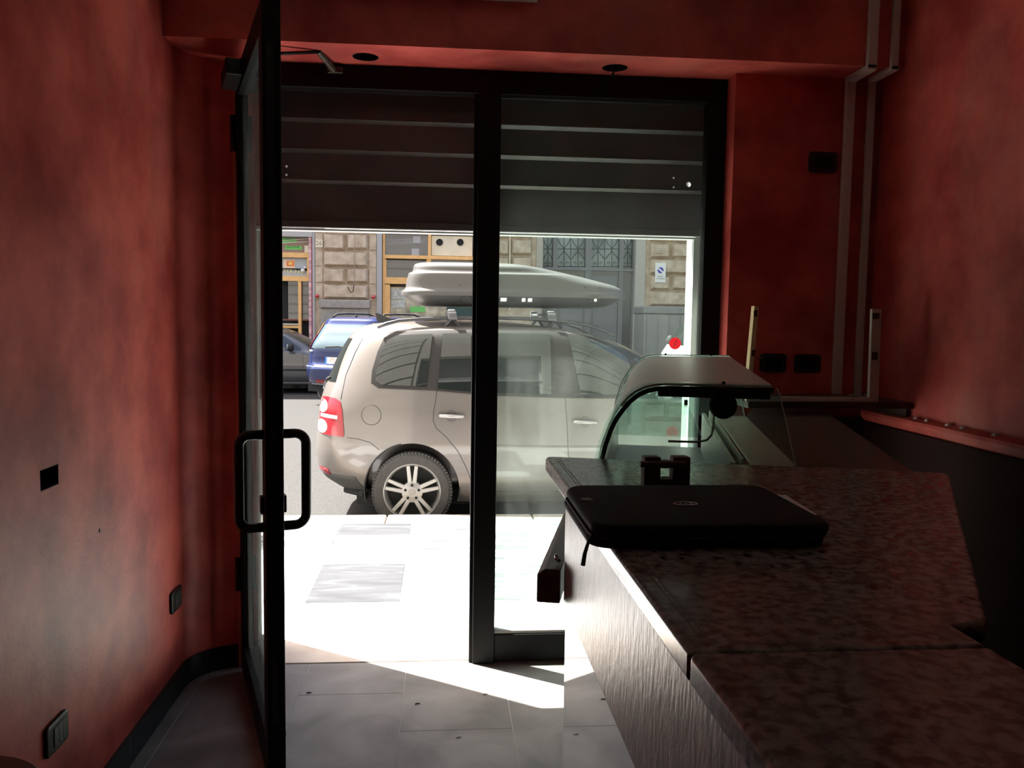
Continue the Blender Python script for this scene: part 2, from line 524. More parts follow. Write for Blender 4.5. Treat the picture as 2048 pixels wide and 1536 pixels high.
# ---- pavement
pv = struct(MB().box(-14, 16, 3.87, 5.97, -0.3, -0.004).build('pavement', GROUT))
px = [-3.18, -2.685, -2.19, -1.695, -1.2, -0.705, -0.21, 0.285, 0.78, 1.275, 1.77, 2.265, 2.76, 3.255]
ybase = {0: 5.03, 1: 4.72}
def pv_rows(ci):
    y0 = 4.30 if (ci % 2 == 1) else 4.62
    ys = sorted(set(max(3.872, min(5.968, y0 + 0.68 * k)) for k in range(-3, 5)))
    return ys
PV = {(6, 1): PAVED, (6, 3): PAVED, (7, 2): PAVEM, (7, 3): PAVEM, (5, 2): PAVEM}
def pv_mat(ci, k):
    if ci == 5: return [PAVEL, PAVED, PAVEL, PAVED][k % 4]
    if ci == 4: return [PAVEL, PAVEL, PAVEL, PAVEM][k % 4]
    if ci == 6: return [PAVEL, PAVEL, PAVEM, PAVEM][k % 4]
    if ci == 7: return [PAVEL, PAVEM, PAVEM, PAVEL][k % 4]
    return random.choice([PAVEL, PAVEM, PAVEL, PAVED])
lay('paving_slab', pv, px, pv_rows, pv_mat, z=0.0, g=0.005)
kb = struct(MB().box(-14, 16, 5.97, 6.24, -0.3, -0.02).build('kerb', KERB))
kme = {}
x = -5.6
for k in range(11):
    L = [0.95, 1.1, 1.0, 1.2][k % 4]
    m = MB().box(x + .004, x + L - .004, 5.972, 6.25, -0.22, 0.0)
    m.build('kerb_stone', KERB, kb, bevel=0.015)
    x += L
struct(MB().box(-60, 60, 6.24, 19.5, -0.5, -0.195).build('road', ASPH))
struct(MB().box(-60, 60, 19.5, 22.5, -0.4, -0.08).build('pavement_far', PAVEM))

# ================================================================== SHOP FRONT
# frame and fixed pane
win = struct(empty('window_1', (0.69, 3.52, 0)))
F0, F1 = 3.50, 3.56
MB().box(-0.83, 1.195, F0 - 0.005, F1, 2.42, 2.518).build('frame_head', BLACKM, win, bevel=0.004)
MB().box(0.143, 0.238, F0 - 0.01, F1, 0.0, 2.42).build('mullion', BLACKM, win, bevel=0.004)
MB().box(0.128, 0.143, F0 + .005, F1 - 0.02, 0.0, 2.42).build('rebate_strip', BLACKM, win, bevel=0.002)
MB().box(1.114, 1.195, F0 - 0.005, F1, 0.0, 2.42).build('jamb', BLACKM, win, bevel=0.004)
MB().box(-0.83, -0.77, F0 + .015, F1, 0.0, 2.42).build('jamb', BLACKM, win, bevel=0.004)
MB().box(0.238, 1.114, F0, F1 - .01, 0.006, 0.125).build('sill_panel', BLACKM, win, bevel=0.004)
MB().box(0.238, 1.114, F0 + .008, F1 - .005, 0.125, 0.14).build('sill_bead', mat('dusty_bead', (0.35, 0.34, 0.32), 0.6), win, bevel=0.003)
MB().box(0.238, 1.114, 3.527, 3.533, 0.14, 2.42).build('glass_pane', GLASS, win)
# round red sticker on the pane
STICK = mat('red_sticker', (0.85, 0.12, 0.15), 0.5)
_t = STICK.node_tree
_tl = _t.nodes.new('ShaderNodeBsdfTranslucent'); _tl.inputs[0].default_value = (1.0, 0.16, 0.2, 1)
_mx = _t.nodes.new('ShaderNodeMixShader'); _mx.inputs[0].default_value = 0.7
_t.links.new(_t.nodes['Principled BSDF'].outputs[0], _mx.inputs[1]); _t.links.new(_tl.outputs[0], _mx.inputs[2])
_t.links.new(_mx.outputs[0], _t.nodes['Material Output'].inputs[0])
sc = at(1350, 687, 3.524)
stk = MB().lathe([(0.0, 0), (0.026, 0), (0.026, 0.0012), (0, 0.0012)], sc + Vector((0, -0.0012, 0)), (0, 1, 0), 32).build('sticker', STICK, win)
stk['label'] = 'round red sticker with a pale triangle'
tri = MB()
def tri_line(a, b, wd=0.0022):
    a, b = Vector(a), Vector(b)
    d = (b - a).normalized()
    n = Vector((-d.y, d.x)) * wd / 2
    y = sc.y - 0.0018
    pts = [a + n, a - n, b - n, b + n]
    tri.hexa([(sc.x + p.x, y, sc.z + p.y) for p in pts], [(sc.x + p.x, y + 0.0005, sc.z + p.y) for p in pts])
tri_line((-0.007, -0.004), (0.007, -0.004)); tri_line((-0.007, -0.004), (0.004, 0.015)); tri_line((0.004, 0.015), (0.012, -0.002))
tri_line((-0.009, -0.009), (0.009, -0.009), 0.0018); tri_line((-0.007, -0.014), (0.007, -0.014), 0.0018)
tri.build('sticker_print', mat('sticker_pink', (0.95, 0.6, 0.6), 0.5), stk)

# roller shutter outside the frame
shu = empty('roller_shutter', (0.16, 3.64, 1.87))
tag(shu, 'dark metal roller shutter half lowered outside the shop front', 'roller shutter')
SY = 3.64
def slat(z0, z1, hole=None):
    pr = [(0, SY, z0), (0, SY - 0.014, z0 + 0.015), (0, SY - 0.006, z0 + 0.021), (0, SY - 0.003, (z0 + z1) / 2), (0, SY, z1 + 0.004), (0, SY + 0.008, z1 + 0.004), (0, SY + 0.008, z0)]
    return MB().sweep(pr, (-0.825, 0, 0), (1.145, 0, 0)).build('slat', SHUT, shu)
zs = [2.056, 2.184, 2.312, 2.440, 2.568]
for i in range(4):
    s_ = slat(zs[i], zs[i + 1])
    if i == 0:
        c = MB()
        for pxx, pyy in ((1347, 356), (1347, 375), (1409, 357), (1409, 376), (573, 333), (573, 350)):
            p = at(pxx, pyy, SY)
            c.box(p.x - .004, p.x + .004, SY - .05, SY + .05, p.z - .004, p.z + .004)
        p = at(1377, 369, SY)
        c.lathe([(0.011, -0.05), (0.011, 0.05)], (p.x, SY, p.z), (0, 1, 0), 20)
        apply_bool(s_, c)
MB().box(-0.825, 1.145, SY - .002, SY + .01, 1.90, 2.058).build('slat', SHUT, shu, bevel=0.003)
MB().box(-0.825, 1.145, SY - .012, SY + .016, 1.872, 1.902).build('bottom_bar', SHUT, shu, bevel=0.003)
MB().box(-0.825, 1.145, SY + .016, SY + .075, 1.862, 1.872).build('bottom_flange', SHUTB, shu, bevel=0.002)
for x0, x1 in ((-0.83, -0.80), (1.12, 1.15)):
    MB().box(x0, x1, SY + .02, SY + .05, 0, 2.62).build('guide', SHUTB if x0 > 0 else SHUT, shu)

# door leaf, swung inwards
door = struct(empty('door_1', (-0.83, 3.47, 0)))
DH = Vector((-0.83, 3.47, 0))
DD = Vector((0.312, -0.950, 0)).normalized()        # along the leaf, away from the hinges
DN = Vector((DD.y * -1, DD.x, 0))                    # to the right
if DN.x < 0: DN = -DN
LEN, TH, ZB, ZT = 0.93, 0.056, 0.012, 2.442
def dp(s, n, z): return DH + DD * s + DN * n + Vector((0, 0, z))
def dbox(m, s0, s1, n0, n1, z0, z1):
    return m.hexa([dp(s0, n0, z0), dp(s1, n0, z0), dp(s1, n1, z0), dp(s0, n1, z0)], [dp(s0, n0, z1), dp(s1, n0, z1), dp(s1, n1, z1), dp(s0, n1, z1)])
dbox(MB(), 0, 0.085, 0, TH, ZB, ZT).build('stile', BLACKM, door, bevel=0.004)
dbox(MB(), LEN - 0.085, LEN, 0, TH, ZB, ZT).build('stile', BLACKM, door, bevel=0.004)
dbox(MB(), 0.085, LEN - 0.085, 0, TH, ZT - 0.09, ZT).build('top_rail', BLACKM, door, bevel=0.004)
dbox(MB(), 0.085, LEN - 0.085, 0, TH, ZB, 0.13).build('bottom_rail', BLACKM, door, bevel=0.004)
dbox(MB(), 0.085, LEN - 0.085, TH, TH + 0.012, 0.11, 0.13).build('drip_ledge', mat('worn_ledge', (0.16, 0.14, 0.12), 0.5), door)
dbox(MB(), 0.085, LEN - 0.085, 0.021, 0.027, 0.13, ZT - 0.09).build('glass_pane', GLASSD, door)
m = MB()
dbox(m, LEN, LEN + 0.004, 0.014, 0.034, 0.2, 2.3)
m.build('edge_seal', BLACKP, door)
def handle(sign):
    n0 = TH if sign > 0 else 0
    s = LEN - 0.045
    r, out, zc0, zc1, rc = 0.0155, 0.075, 0.83, 1.125, 0.035
    pts = [dp(s, n0 - sign * 0.004, zc1)]
    for k in range(7):
        a = math.pi / 2 * k / 6
        pts.append(dp(s, n0 + sign * (out - rc + rc * math.sin(a)), zc1 - rc + rc * math.cos(a)))
    for k in range(7):
        a = math.pi / 2 * k / 6
        pts.append(dp(s, n0 + sign * (out - rc + rc * math.cos(a)), zc0 + rc - rc * math.sin(a)))
    pts.append(dp(s, n0 - sign * 0.004, zc0))
    return MB().tube(pts, r, 14).build('pull_handle', BLACKP, door, smooth=True)
handle(1); handle(-1)
m = MB(); dbox(m, LEN - 0.065, LEN - 0.03, -0.012, TH + 0.012, 0.875, 0.93)
m.build('lock', BLACKP, door, bevel=0.003)
m = MB(); dbox(m, 0.10, 0.34, -0.06, 0.0, 2.36, 2.42)
m.build('door_closer', BLACKP, door, bevel=0.008)
elbow = at(636, 104, 3.33); tip = at(668, 141, 3.49)
MB().tube([dp(0.22, -0.03, 2.43), dp(0.22, TH, 2.475), elbow], 0.007, 8).build('closer_arm', BLACKP, door, smooth=True)
MB().tube([elbow + Vector((0, 0, .004)), tip], [0.011, 0.014], 8).build('closer_arm', mat('aged_metal', (0.09, 0.08, 0.06), 0.5, 0.5, var=0.6, scale=60), door)
MB().box(tip.x - .025, tip.x + .035, 3.475, 3.496, tip.z - .012, tip.z + .012).build('closer_bracket', MATS['aged_metal'], door, bevel=0.003)
for z in (0.35, 2.15):
    m = MB(); m.lathe([(0.011, 0), (0.011, 0.14)], (-0.838, 3.462, z), (0, 0, 1), 12)
    m.build('hinge', BLACKP, door)
# salmon strip standing in for light along the hinge jamb edge
struct(MB().box(-0.846, -0.832, 3.488, 3.502, 0.01, 2.44).build('trim_3', mat('lit_edge_strip', (0.6, 0.2, 0.15), 0.4)))

# ================================================================== COUNTER
CT = 1.165
counter = empty('bar_counter', (0.42, 1.0, 0))
tag(counter, 'bar counter with brown textured front board above a mirror-polished plinth', 'counter')
MB().prism([(0.302, 0.25), (0.56, 0.25), (0.56, 0.86), (0.60, 0.90), (0.95, 1.72), (0.312, 1.80), (0.302, 1.80)], 0.0, 1.129).build('body', DARKWOOD, counter)
MB().box(0.278, 0.30, 0.25, 1.805, 0.866, 1.129).build('front_board', WOODP, counter, bevel=0.002)
MB().box(0.288, 0.301, 0.25, 1.803, 0.856, 0.866).build('shadow_gap', BLACKM2, counter)
MB().box(0.283, 0.3015, 0.25, 1.803, 0.0, 0.856).build('plinth_panel', MIRROR, counter)
top = empty('countertop', (0.42, 1.0, 1.13))
tag(top, 'polished mottled granite bar top under the black laptop sleeve', 'countertop')
MB().prism([(0.253, 0.7995), (0.5745, 0.7995), (0.574, 0.858), (0.62, 0.868), (0.628, 0.878), (1.135, 1.745), (1.138, 1.762), (1.128, 1.773), (0.275, 1.988), (0.258, 1.985), (0.253, 1.97)], 1.13, CT).build('slab', GRANITE, top, bevel=0.007, seg=4)
MB().prism([(0.253, 0.2), (0.577, 0.2), (0.5745, 0.798), (0.253, 0.798)], 1.13, CT).build('slab', GRANITE, top, bevel=0.007, seg=4)
for off in (0.022, 0.029):
    MB().box(0.253 + off, 0.253 + off + 0.0016, 0.82, 1.95, CT - 0.0004, CT + 0.0003).build('edge_groove', mat('groove', (0.1, 0.07, 0.06), 0.6) if off < .025 else MATS['groove'], top)

# ================================================================== DISPLAY CASE
A0 = Vector((0.26, 1.992, 0)); U = Vector((0.9697, -0.2443, 0)); V = Vector((0.2443, 0.9697, 0))
O_ = A0 + V * 0.05
def dv(u, v, z): return O_ + U * u + V * v + Vector((0, 0, z))
def ubox(m, u0, u1, v0, v1, z0, z1):
    return m.hexa([dv(u0, v0, z0), dv(u1, v0, z0), dv(u1, v1, z0), dv(u0, v1, z0)], [dv(u0, v0, z1), dv(u1, v0, z1), dv(u1, v1, z1), dv(u0, v1, z1)])
case = empty('display_case', tuple(dv(0.4, 0.6, 0)))
tag(case, 'curved glass counter display case with a brushed steel hood', 'display case')
VL = 1.06
ubox(MB(), 0.10, 0.87, -0.02, 1.15, 0.0, 1.02).build('cabinet', DARKWOOD, case)
m = MB()
ubox(m, 0.122, 0.134, -0.02, 1.12, 1.02, 1.13)
m.build('front_wall', DARKWOOD, case)
ubox(MB(), 0.119, 0.136, 0.0, 1.12, 1.13, 1.15).build('front_ledge', STEEL, case, bevel=0.003)
MB().prism([tuple(dv(0.60, 0.0, 0))[:2], (1.118, 1.849), (1.545, 3.235), tuple(dv(0.66, 1.42, 0))[:2], tuple(dv(0.60, 1.1, 0))[:2]], 1.13, 1.15).build('worktop', BROWNT, case, bevel=0.003)
ubox(MB(), 0.49, 0.60, 0.0, 1.1, 1.11, 1.152).build('rear_ledge', STEEL, case, bevel=0.003)
m = MB(); ubox(m, 0.44, 0.452, 0.0, 1.08, 1.02, 1.16); ubox(m, 0.465, 0.472, 0.0, 1.08, 1.02, 1.17)
m.build('door_track', STEEL, case)
prof = [(0.119, 1.152), (0.128, 1.195), (0.142, 1.238), (0.155, 1.266), (0.171, 1.290), (0.188, 1.311), (0.207, 1.327), (0.230, 1.339), (0.255, 1.345), (0.279, 1.347), (0.40, 1.348), (0.531, 1.349)]
back_p = [(0.540, 1.343), (0.548, 1.327), (0.570, 1.243), (0.592, 1.152)]
RISE = 0.022
def zz(z, v): return z + RISE * v / VL * (z - 1.15) / 0.2
def strip(pts, v0, v1, thick, name, mt, nrm=-1):
    m = MB()
    n = len(pts)
    inner = []
    for i, (u, z) in enumerate(pts):
        a = Vector(pts[max(i - 1, 0)]); b = Vector(pts[min(i + 1, n - 1)])
        t = (b - a).normalized()
        nn = Vector((t.y, -t.x))
        inner.append((u + nn.x * thick, z + nn.y * thick))
    ring = pts + inner[::-1]
    k = len(ring)
    vs = [dv(u, v0, zz(z, v0)) for u, z in ring] + [dv(u, v1, zz(z, v1)) for u, z in ring]
    fs = [tuple(range(k)), tuple(range(2 * k - 1, k - 1, -1))] + [(i, (i + 1) % k, k + (i + 1) % k, k + i) for i in range(k)]
    m.add(vs, fs)
    return sharp_smooth(m.build(name, mt, case), 30)
strip(prof[4:], 0.006, VL - 0.006, 0.006, 'steel_hood', STEEL)
strip([(u - 0.0, z) for u, z in prof[:5]], 0.006, VL - 0.006, 0.005, 'curved_glass', GLASSC)
def end_pane(v, name):
    out = [(u - 0.006, z + 0.004) for u, z in prof] + back_p
    m = MB()
    k = len(out)
    vs = [dv(u, v, zz(z, v)) for u, z in out] + [dv(u, v + 0.006, zz(z, v)) for u, z in out]
    m.add(vs, [tuple(range(k)), tuple(range(2 * k - 1, k - 1, -1))] + [(i, (i + 1) % k, k + (i + 1) % k, k + i) for i in range(k)])
    return m.build(name, GLASSC, case)
end_pane(-0.008, 'end_glass'); end_pane(VL, 'end_glass')
def edge_line(v, name, mt, off, r):
    pts = [dv(u - off * 0.8, v, zz(z, v) + off * 0.6) for u, z in prof] + [dv(u, v, zz(z, v)) for u, z in back_p]
    return MB().tube(pts, r, 6).build(name, mt, case, smooth=True)
GEDGE = mat('glass_edge', (0.75, 0.86, 0.82), 0.2, coat=0.5)
edge_line(VL + 0.003, 'glass_edge', GEDGE, 0.006, 0.0022)
MB().tube([dv(u, -0.005, z) for u, z in back_p], 0.0018, 6).build('glass_edge', GEDGE, case, smooth=True)
strip([(u + 0.004, z - 0.007) for u, z in prof], 0.0, 0.012, 0.011, 'seal', BLACKM2)
ubox(MB(), 0.262, 0.53, 0.015, 0.05, 1.313, 1.335).build('lamp_bar', BLACKM2, case, bevel=0.004)
dc = dv(0.419, 0.02, 1.297)
MB().lathe([(0.0, 0), (0.030, 0), (0.0325, 0.004), (0.0325, 0.02), (0.029, 0.026), (0, 0.026)], dc, tuple(-V), 40).build('fan_motor', BLACKM2, case, smooth=False)
sharp_smooth(bpy.data.objects['fan_motor'], 30)
for u in (0.30, 0.462):
    MB().lathe([(0, 0), (0.004, 0), (0.004, 0.006), (0, 0.006)], dv(u, VL - 0.03, 1.352 + RISE), (0, 0, 1), 12).build('hood_screw', BLACKM2, case)
MB().lathe([(0, 0), (0.004, 0), (0.004, 0.006), (0, 0.006)], dv(0.418, 0.004, 1.349), (0, 0, 1), 12).build('hood_screw', BLACKM2, case)
ubox(MB(), 0.155, 0.378, 0.10, 0.985, 1.203, 1.207).build('glass_shelf', GLASSS, case)
for u in (0.158, 0.376):
    ubox(MB(), u - .006, u + .006, 0.97, 0.99, 1.193, 1.216).build('shelf_clip', BLACKM2, case)
rod = [dv(0.30, 0.35, 1.155), dv(0.38, 0.35, 1.156), dv(0.408, 0.35, 1.162), dv(0.421, 0.35, 1.178), dv(0.424, 0.35, 1.20), dv(0.426, 0.35, 1.245), dv(0.434, 0.35, 1.262), dv(0.452, 0.35, 1.272), dv(0.478, 0.35, 1.275)]
MB().tube(rod, 0.0034, 8).build('lit_pane_edge', WHITEP, case, smooth=True)  # white rod stands in for the lit rounded edge of the far pane
# rail along the customer side
ar = [dv(-0.052, -0.243, 0), dv(0.002, -0.243, 0)]
def arp(u, z): return dv(u, 0, 0) * 1 + Vector((0, 0, z))
pr = [(0.003, 0.862), (0.056, 0.862), (0.056, 0.94), (0.02, 0.94), (0.003, 0.926)]
MB().sweep([dv(u, 0, z) for u, z in pr], V * -0.236, V * 0.75).build('arm_rail', ARMREST, case, bevel=0.003)
MB().tube([dv(0.05, -0.19, 0.945), dv(0.042, -0.19, 0.951), dv(0.04, -0.19, 0.962)], 0.004, 8).build('rail_hook', CHROME, case, smooth=True)

# ================================================================== THINGS ON THE COUNTER
sl_ = empty('laptop_sleeve', (0.4, 1.31, CT))
tag(sl_, 'black neoprene laptop sleeve lying across the granite bar top', 'laptop sleeve')
def slab(poly, z0, z1, r):      # pillowy slab
    n = len(poly)
    cx = sum(p[0] for p in poly) / n; cy = sum(p[1] for p in poly) / n
    m = MB(); rings = []
    for k in range(9):
        a = math.pi * k / 8 - math.pi / 2
        z = (z0 + z1) / 2 + (z1 - z0) / 2 * math.sin(a)
        s = r * (1 - math.cos(a))
        rg = []
        for x, y in poly:
            d = Vector((x - cx, y - cy)); L = d.length
            q = d * ((L - s) / L)
            rg.append((cx + q.x, cy + q.y, z))
        rings.append(rg)
    vs = [p for rg in rings for p in rg]
    fs = [tuple(range(n - 1, -1, -1)), tuple(8 * n + i for i in range(n))]
    for k in range(8):
        fs += [(k * n + i, k * n + (i + 1) % n, (k + 1) * n + (i + 1) % n, (k + 1) * n + i) for i in range(n)]
    return m.add(vs, fs)
sharp_smooth(slab(rrect(0.217, 0.582, 1.168, 1.458, 0.035, 7), CT + 0.0005, CT + 0.018, 0.008).build('lower_half', NEOP, sl_), 50)
sharp_smooth(slab(rrect(0.222, 0.587, 1.162, 1.462, 0.035, 7), CT + 0.0165, CT + 0.037, 0.010).build('upper_half', NEOP, sl_), 50)
MB().tube([(p[0], p[1], CT + 0.0175) for p in rrect(0.2205, 0.584, 1.1655, 1.460, 0.035, 7)], 0.0016, 6, closed=True).build('zip', mat('zip_grey', (0.07, 0.07, 0.075), 0.5), sl_)
MB().tube([(0.222, 1.178, CT + 0.020), (0.216, 1.172, CT + 0.013), (0.210, 1.168, CT - 0.004), (0.207, 1.166, CT - 0.022)], [0.002, 0.0024, 0.003, 0.0034], 8).build('zip_pull', BLACKP, sl_, smooth=True)
lg = atz(1371, 1008, CT + 0.0372)
ovl = [(lg.x + 0.0195 * math.cos(t), lg.y + 0.012 * math.sin(t), CT + 0.0378) for t in [2 * math.pi * k / 32 for k in range(32)]]
MB().tube(ovl, 0.0011, 6, closed=True).build('oval_badge', CHROME, sl_, smooth=True)
for k in range(3):
    x0 = lg.x - 0.011 + 0.008 * k
    MB().tube([(x0, lg.y - 0.003, CT + .0375), (x0 + .003, lg.y + 0.004, CT + .0375), (x0 + .006, lg.y - 0.001, CT + .0375)], 0.0008, 6).build('badge_script', CHROME, sl_)
pt = atz(1173, 998, CT + 0.0372)
MB().prism([(pt.x + 0.011 * math.cos(t), pt.y + 0.0095 * math.sin(t) * (1 if math.sin(t) < 0 else .35)) for t in [2 * math.pi * k / 24 for k in range(24)]], CT + 0.0366, CT + 0.0376).build('patch', mat('grey_patch', (0.32, 0.31, 0.29), 0.6), sl_)
text_mesh('patch_letters', 'BC', 0.011, MATS['grey_patch'], Matrix.Translation((pt.x + 0.001, pt.y + 0.0075, CT + 0.0372)), sl_, 0.0004)

def sheet(pts, z, name, label):
    ws = [atz(x, y, z) for x, y in pts]
    m = MB().prism([(p.x, p.y) for p in ws], z, z + 0.0005)
    return tag(m.build(name, PAPER), label, 'paper')
p1 = sheet([(1602, 1031), (1612, 1031), (1560, 990), (1530, 990)], CT + 0.0006, 'paper_sheet', 'upper pale paper sheet sticking out beside the laptop sleeve')
p1.data.transform(Matrix.Translation((0, 0, 0.0008)))
sheet([(1608, 1033), (1633, 1029), (1571, 990), (1540, 990)], CT + 0.0003, 'paper_sheet', 'lower pale paper sheet lying on the granite beside the laptop sleeve')

# small wooden roll holder behind the sleeve
rh = empty('roll_holder', (0.47, 1.60, CT))
tag(rh, 'small dark wooden roll holder standing behind the laptop sleeve', 'roll holder')
RHW = mat('roll_holder_wood', (0.10, 0.055, 0.04), 0.45, var=0.2, scale=30)
q0 = at(1286, 905, 1.60); q1 = at(1378, 905, 1.60)
x0, x1 = q0.x, q1.x
wd = x1 - x0
zt = at(1330, 912, 1.60).z
MB().box(x0, x0 + wd * 0.36, 1.585, 1.615, CT, zt).build('post', RHW, rh, bevel=0.003)
MB().box(x0 + wd * 0.62, x1, 1.585, 1.615, CT, zt).build('post', RHW, rh, bevel=0.003)
MB().box(x0 + wd * 0.36, x0 + wd * 0.62, 1.585, 1.615, zt - 0.022, zt - 0.010).build('crosspiece', RHW, rh)
MB().box(x0 + wd * 0.36, x0 + wd * 0.62, 1.585, 1.615, CT, zt - 0.044).build('base_block', RHW, rh)
MB().lathe([(0.0062, 0), (0.0062, wd * 0.98)], (x0 - 0.010, 1.580, zt - 0.013), (1, 0, 0), 14).build('spindle', RHW, rh, smooth=False)

# ================================================================== WALL FITTINGS
# ---- right recess: three black switch plates, shelf, rack, trunking
def plate(pxc, pyc, wpx, hpx, Y, label, group=None):
    c = at(pxc, pyc, Y); k = Y / FPX
    w2, h2 = wpx * k / 2, hpx * k / 2
    t = empty('switch_plate', (c.x, Y, c.z - h2))
    tag(t, label, 'switch plate')
    pts = rrect(c.x - w2, c.x + w2, c.z - h2, c.z + h2, 0.016, 5)
    MB().sweep([(x, Y, z) for x, z in pts], (0, 0, 0), (0, -0.009, 0)).build('plate', BLACKP, t, bevel=0.003)
    pts = rrect(c.x - w2 * .62, c.x + w2 * .62, c.z - h2 * .58, c.z + h2 * .58, 0.004, 3)
    MB().sweep([(x, Y - .009, z) for x, z in pts], (0, 0, 0), (0, -0.003, 0)).build('cover', BLACKM2, t)
    return t
plate(1645, 325, 60, 42, 3.40, 'black blank switch plate high on the red recess wall')
plate(1545, 726, 57, 39, 3.40, 'left of two black switch plates above the shelf')
plate(1614, 727, 57, 39, 3.40, 'right of two black switch plates above the shelf, near the trunking')
shelf = empty('wall_shelf', (1.5, 3.2, 1.17))
tag(shelf, 'dark wooden shelf across the recess beside the display case', 'shelf')
MB().box(1.16, 1.819, 3.04, 3.399, 1.172, 1.197).build('board', DARKWOOD, shelf, bevel=0.003)
MB().box(1.80, 1.819, 3.06, 3.399, 1.10, 1.172).build('batten', DARKWOOD, shelf)
rack = empty('bar_rack', (1.4, 3.06, 1.197))
tag(rack, 'u-shaped wooden rack with two slotted uprights standing on the dark shelf', 'rack')
lt, lb = at(1512, 612, 3.06), at(1497, 760, 3.06)
hw = 0.009
MB().hexa([(lb.x - hw, 3.052, 1.215), (lb.x + hw, 3.052, 1.215), (lb.x + hw, 3.085, 1.215), (lb.x - hw, 3.085, 1.215)],
          [(lt.x - hw, 3.052, lt.z), (lt.x + hw, 3.052, lt.z), (lt.x + hw, 3.085, lt.z), (lt.x - hw, 3.085, lt.z)]).build('upright', PALEWOOD, rack, bevel=0.0015)
rt, rb = at(1752, 618, 3.06), at(1746, 790, 3.06)
hw2 = 0.019
MB().hexa([(rb.x - hw2, 3.052, 1.215), (rb.x + hw2, 3.052, 1.215), (rb.x + hw2, 3.07, 1.215), (rb.x - hw2, 3.07, 1.215)],
          [(rt.x - hw2, 3.052, rt.z), (rt.x + hw2, 3.052, rt.z), (rt.x + hw2, 3.07, rt.z), (rt.x - hw2, 3.07, rt.z)]).build('upright', GREYWOOD, rack, bevel=0.0015)
MB().box(lb.x - hw, rb.x + hw2, 3.052, 3.07, 1.1975, 1.215).build('base_bar', GREYWOOD, rack, bevel=0.0015)
for (pxx, pyy, wv, hv, nm) in ((1511, 627, .013, .024, 'slot'), (1507, 706, .013, .024, 'slot'), (1752, 632, .026, .022, 'slot'), (1749, 712, .024, .03, 'slot')):
    c = at(pxx, pyy, 3.051)
    MB().box(c.x - wv / 2, c.x + wv / 2, 3.0495, 3.0535, c.z - hv / 2, c.z + hv / 2).build(nm, mat('slot_dark', (0.06, 0.02, 0.02), 0.6) if 'slot_dark' not in MATS else MATS['slot_dark'], rack)
hk = at(1517, 716, 3.06)
MB().tube([(hk.x - .006, 3.06, hk.z), (hk.x + .01, 3.058, hk.z), (hk.x + .016, 3.055, hk.z + .003)], 0.0022, 6).build('hook', CHROME, rack)
def trunk(xa, xb, dep, label, zb):
    t = empty('cable_trunking', ((xa + xb) / 2, 3.40, zb))
    tag(t, label, 'cable trunking')
    MB().box(xa, xb, 3.40 - dep, 3.3995, zb, 2.515).build('lower_run', DUCT, t, bevel=0.002)
    MB().box(xa - .001, xb + .001, 3.235 - dep, 3.40, 2.515 - dep, 2.5148).build('soffit_run', DUCT, t, bevel=0.002)
    MB().box(xa, xb, 3.235 - dep, 3.2345, 2.50, 3.049).build('upper_run', DUCT, t, bevel=0.002)
    return t
t1 = trunk(1.659, 1.697, 0.022, 'wider cream cable trunking climbing the corner and over the beam', 1.1975)
MB().box(1.662, 1.694, 3.383, 3.3995, 1.1976, 1.25).build('end_piece', DUCT, t1)
trunk(1.757, 1.786, 0.018, 'narrower cream cable trunking beside the right wall', 1.1975)
for i, (x, y) in enumerate([(1.715, 3.33), (1.735, 3.31), (1.745, 3.35), (1.765, 3.30)]):
    m = MB(); h = 0.006 + 0.006 * (i % 2)
    m.hexa([(x - .012, y - .01, 1.1972), (x + .012, y - .008, 1.1972), (x + .01, y + .01, 1.1972), (x - .01, y + .012, 1.1972)], [(x - .004, y - .004, 1.1972 + h), (x + .006, y - .004, 1.1972 + h), (x + .004, y + .005, 1.1972 + h), (x - .004, y + .004, 1.1972 + h)])
    tag(m.build('plaster_chip', DUCT), 'plaster chip on the dark shelf under the trunking, %s from the left' % ['first', 'second', 'third', 'fourth'][i], 'debris', 'plaster chips on the shelf')
# ---- left wall: open junction box, two outlets, white wall plug
def wall_plate(y0, y1, z0, z1, label, n_mod):
    X = -1.03
    t = empty('wall_socket', (X, (y0 + y1) / 2, z0))
    tag(t, label, 'socket')
    pts = rrect(y0, y1, z0, z1, 0.014, 5)
    MB().sweep([(X, y, z) for y, z in pts], (0, 0, 0), (0.011, 0, 0)).build('plate', BLACKP, t, bevel=0.004)
    a, b = y0 + (y1 - y0) * .28, y1 - (y1 - y0) * .10
    for k in range(n_mod):
        ya = a + (b - a) * k / n_mod; yb = a + (b - a) * (k + 1) / n_mod - .001
        MB().box(X + .0105, X + .0135, ya, yb, z0 + .016, z1 - .016).build('module', mat('module_grey', (0.035, 0.038, 0.036), 0.4) if 'module_grey' not in MATS else MATS['module_grey'], t, bevel=0.001)
    return t
wall_plate(3.19, 3.315, 0.345, 0.43, 'black wall socket on the red wall beside the door', 2)
wall_plate(2.18, 2.305, 0.325, 0.41, 'black wall socket low on the red wall nearest the camera', 3)
jb = empty('junction_box', (-1.03, 2.257, 1.03))
tag(jb, 'open black junction box sunk in the red wall', 'junction box')
c = MB().box(-1.10, -1.0, 2.207, 2.31, 1.034, 1.09)
apply_bool(wl, c)
sharp_smooth(wl, 30)
m = MB()
m.box(-1.098, -1.094, 2.207, 2.31, 1.034, 1.09); m.box(-1.094, -1.031, 2.207, 2.2095, 1.034, 1.09); m.box(-1.094, -1.031, 2.3075, 2.31, 1.034, 1.09)
m.box(-1.094, -1.031, 2.2095, 2.3075, 1.034, 1.0365); m.box(-1.094, -1.031, 2.2095, 2.3075, 1.0875, 1.09)
m.build('box', BLACKM2, jb)
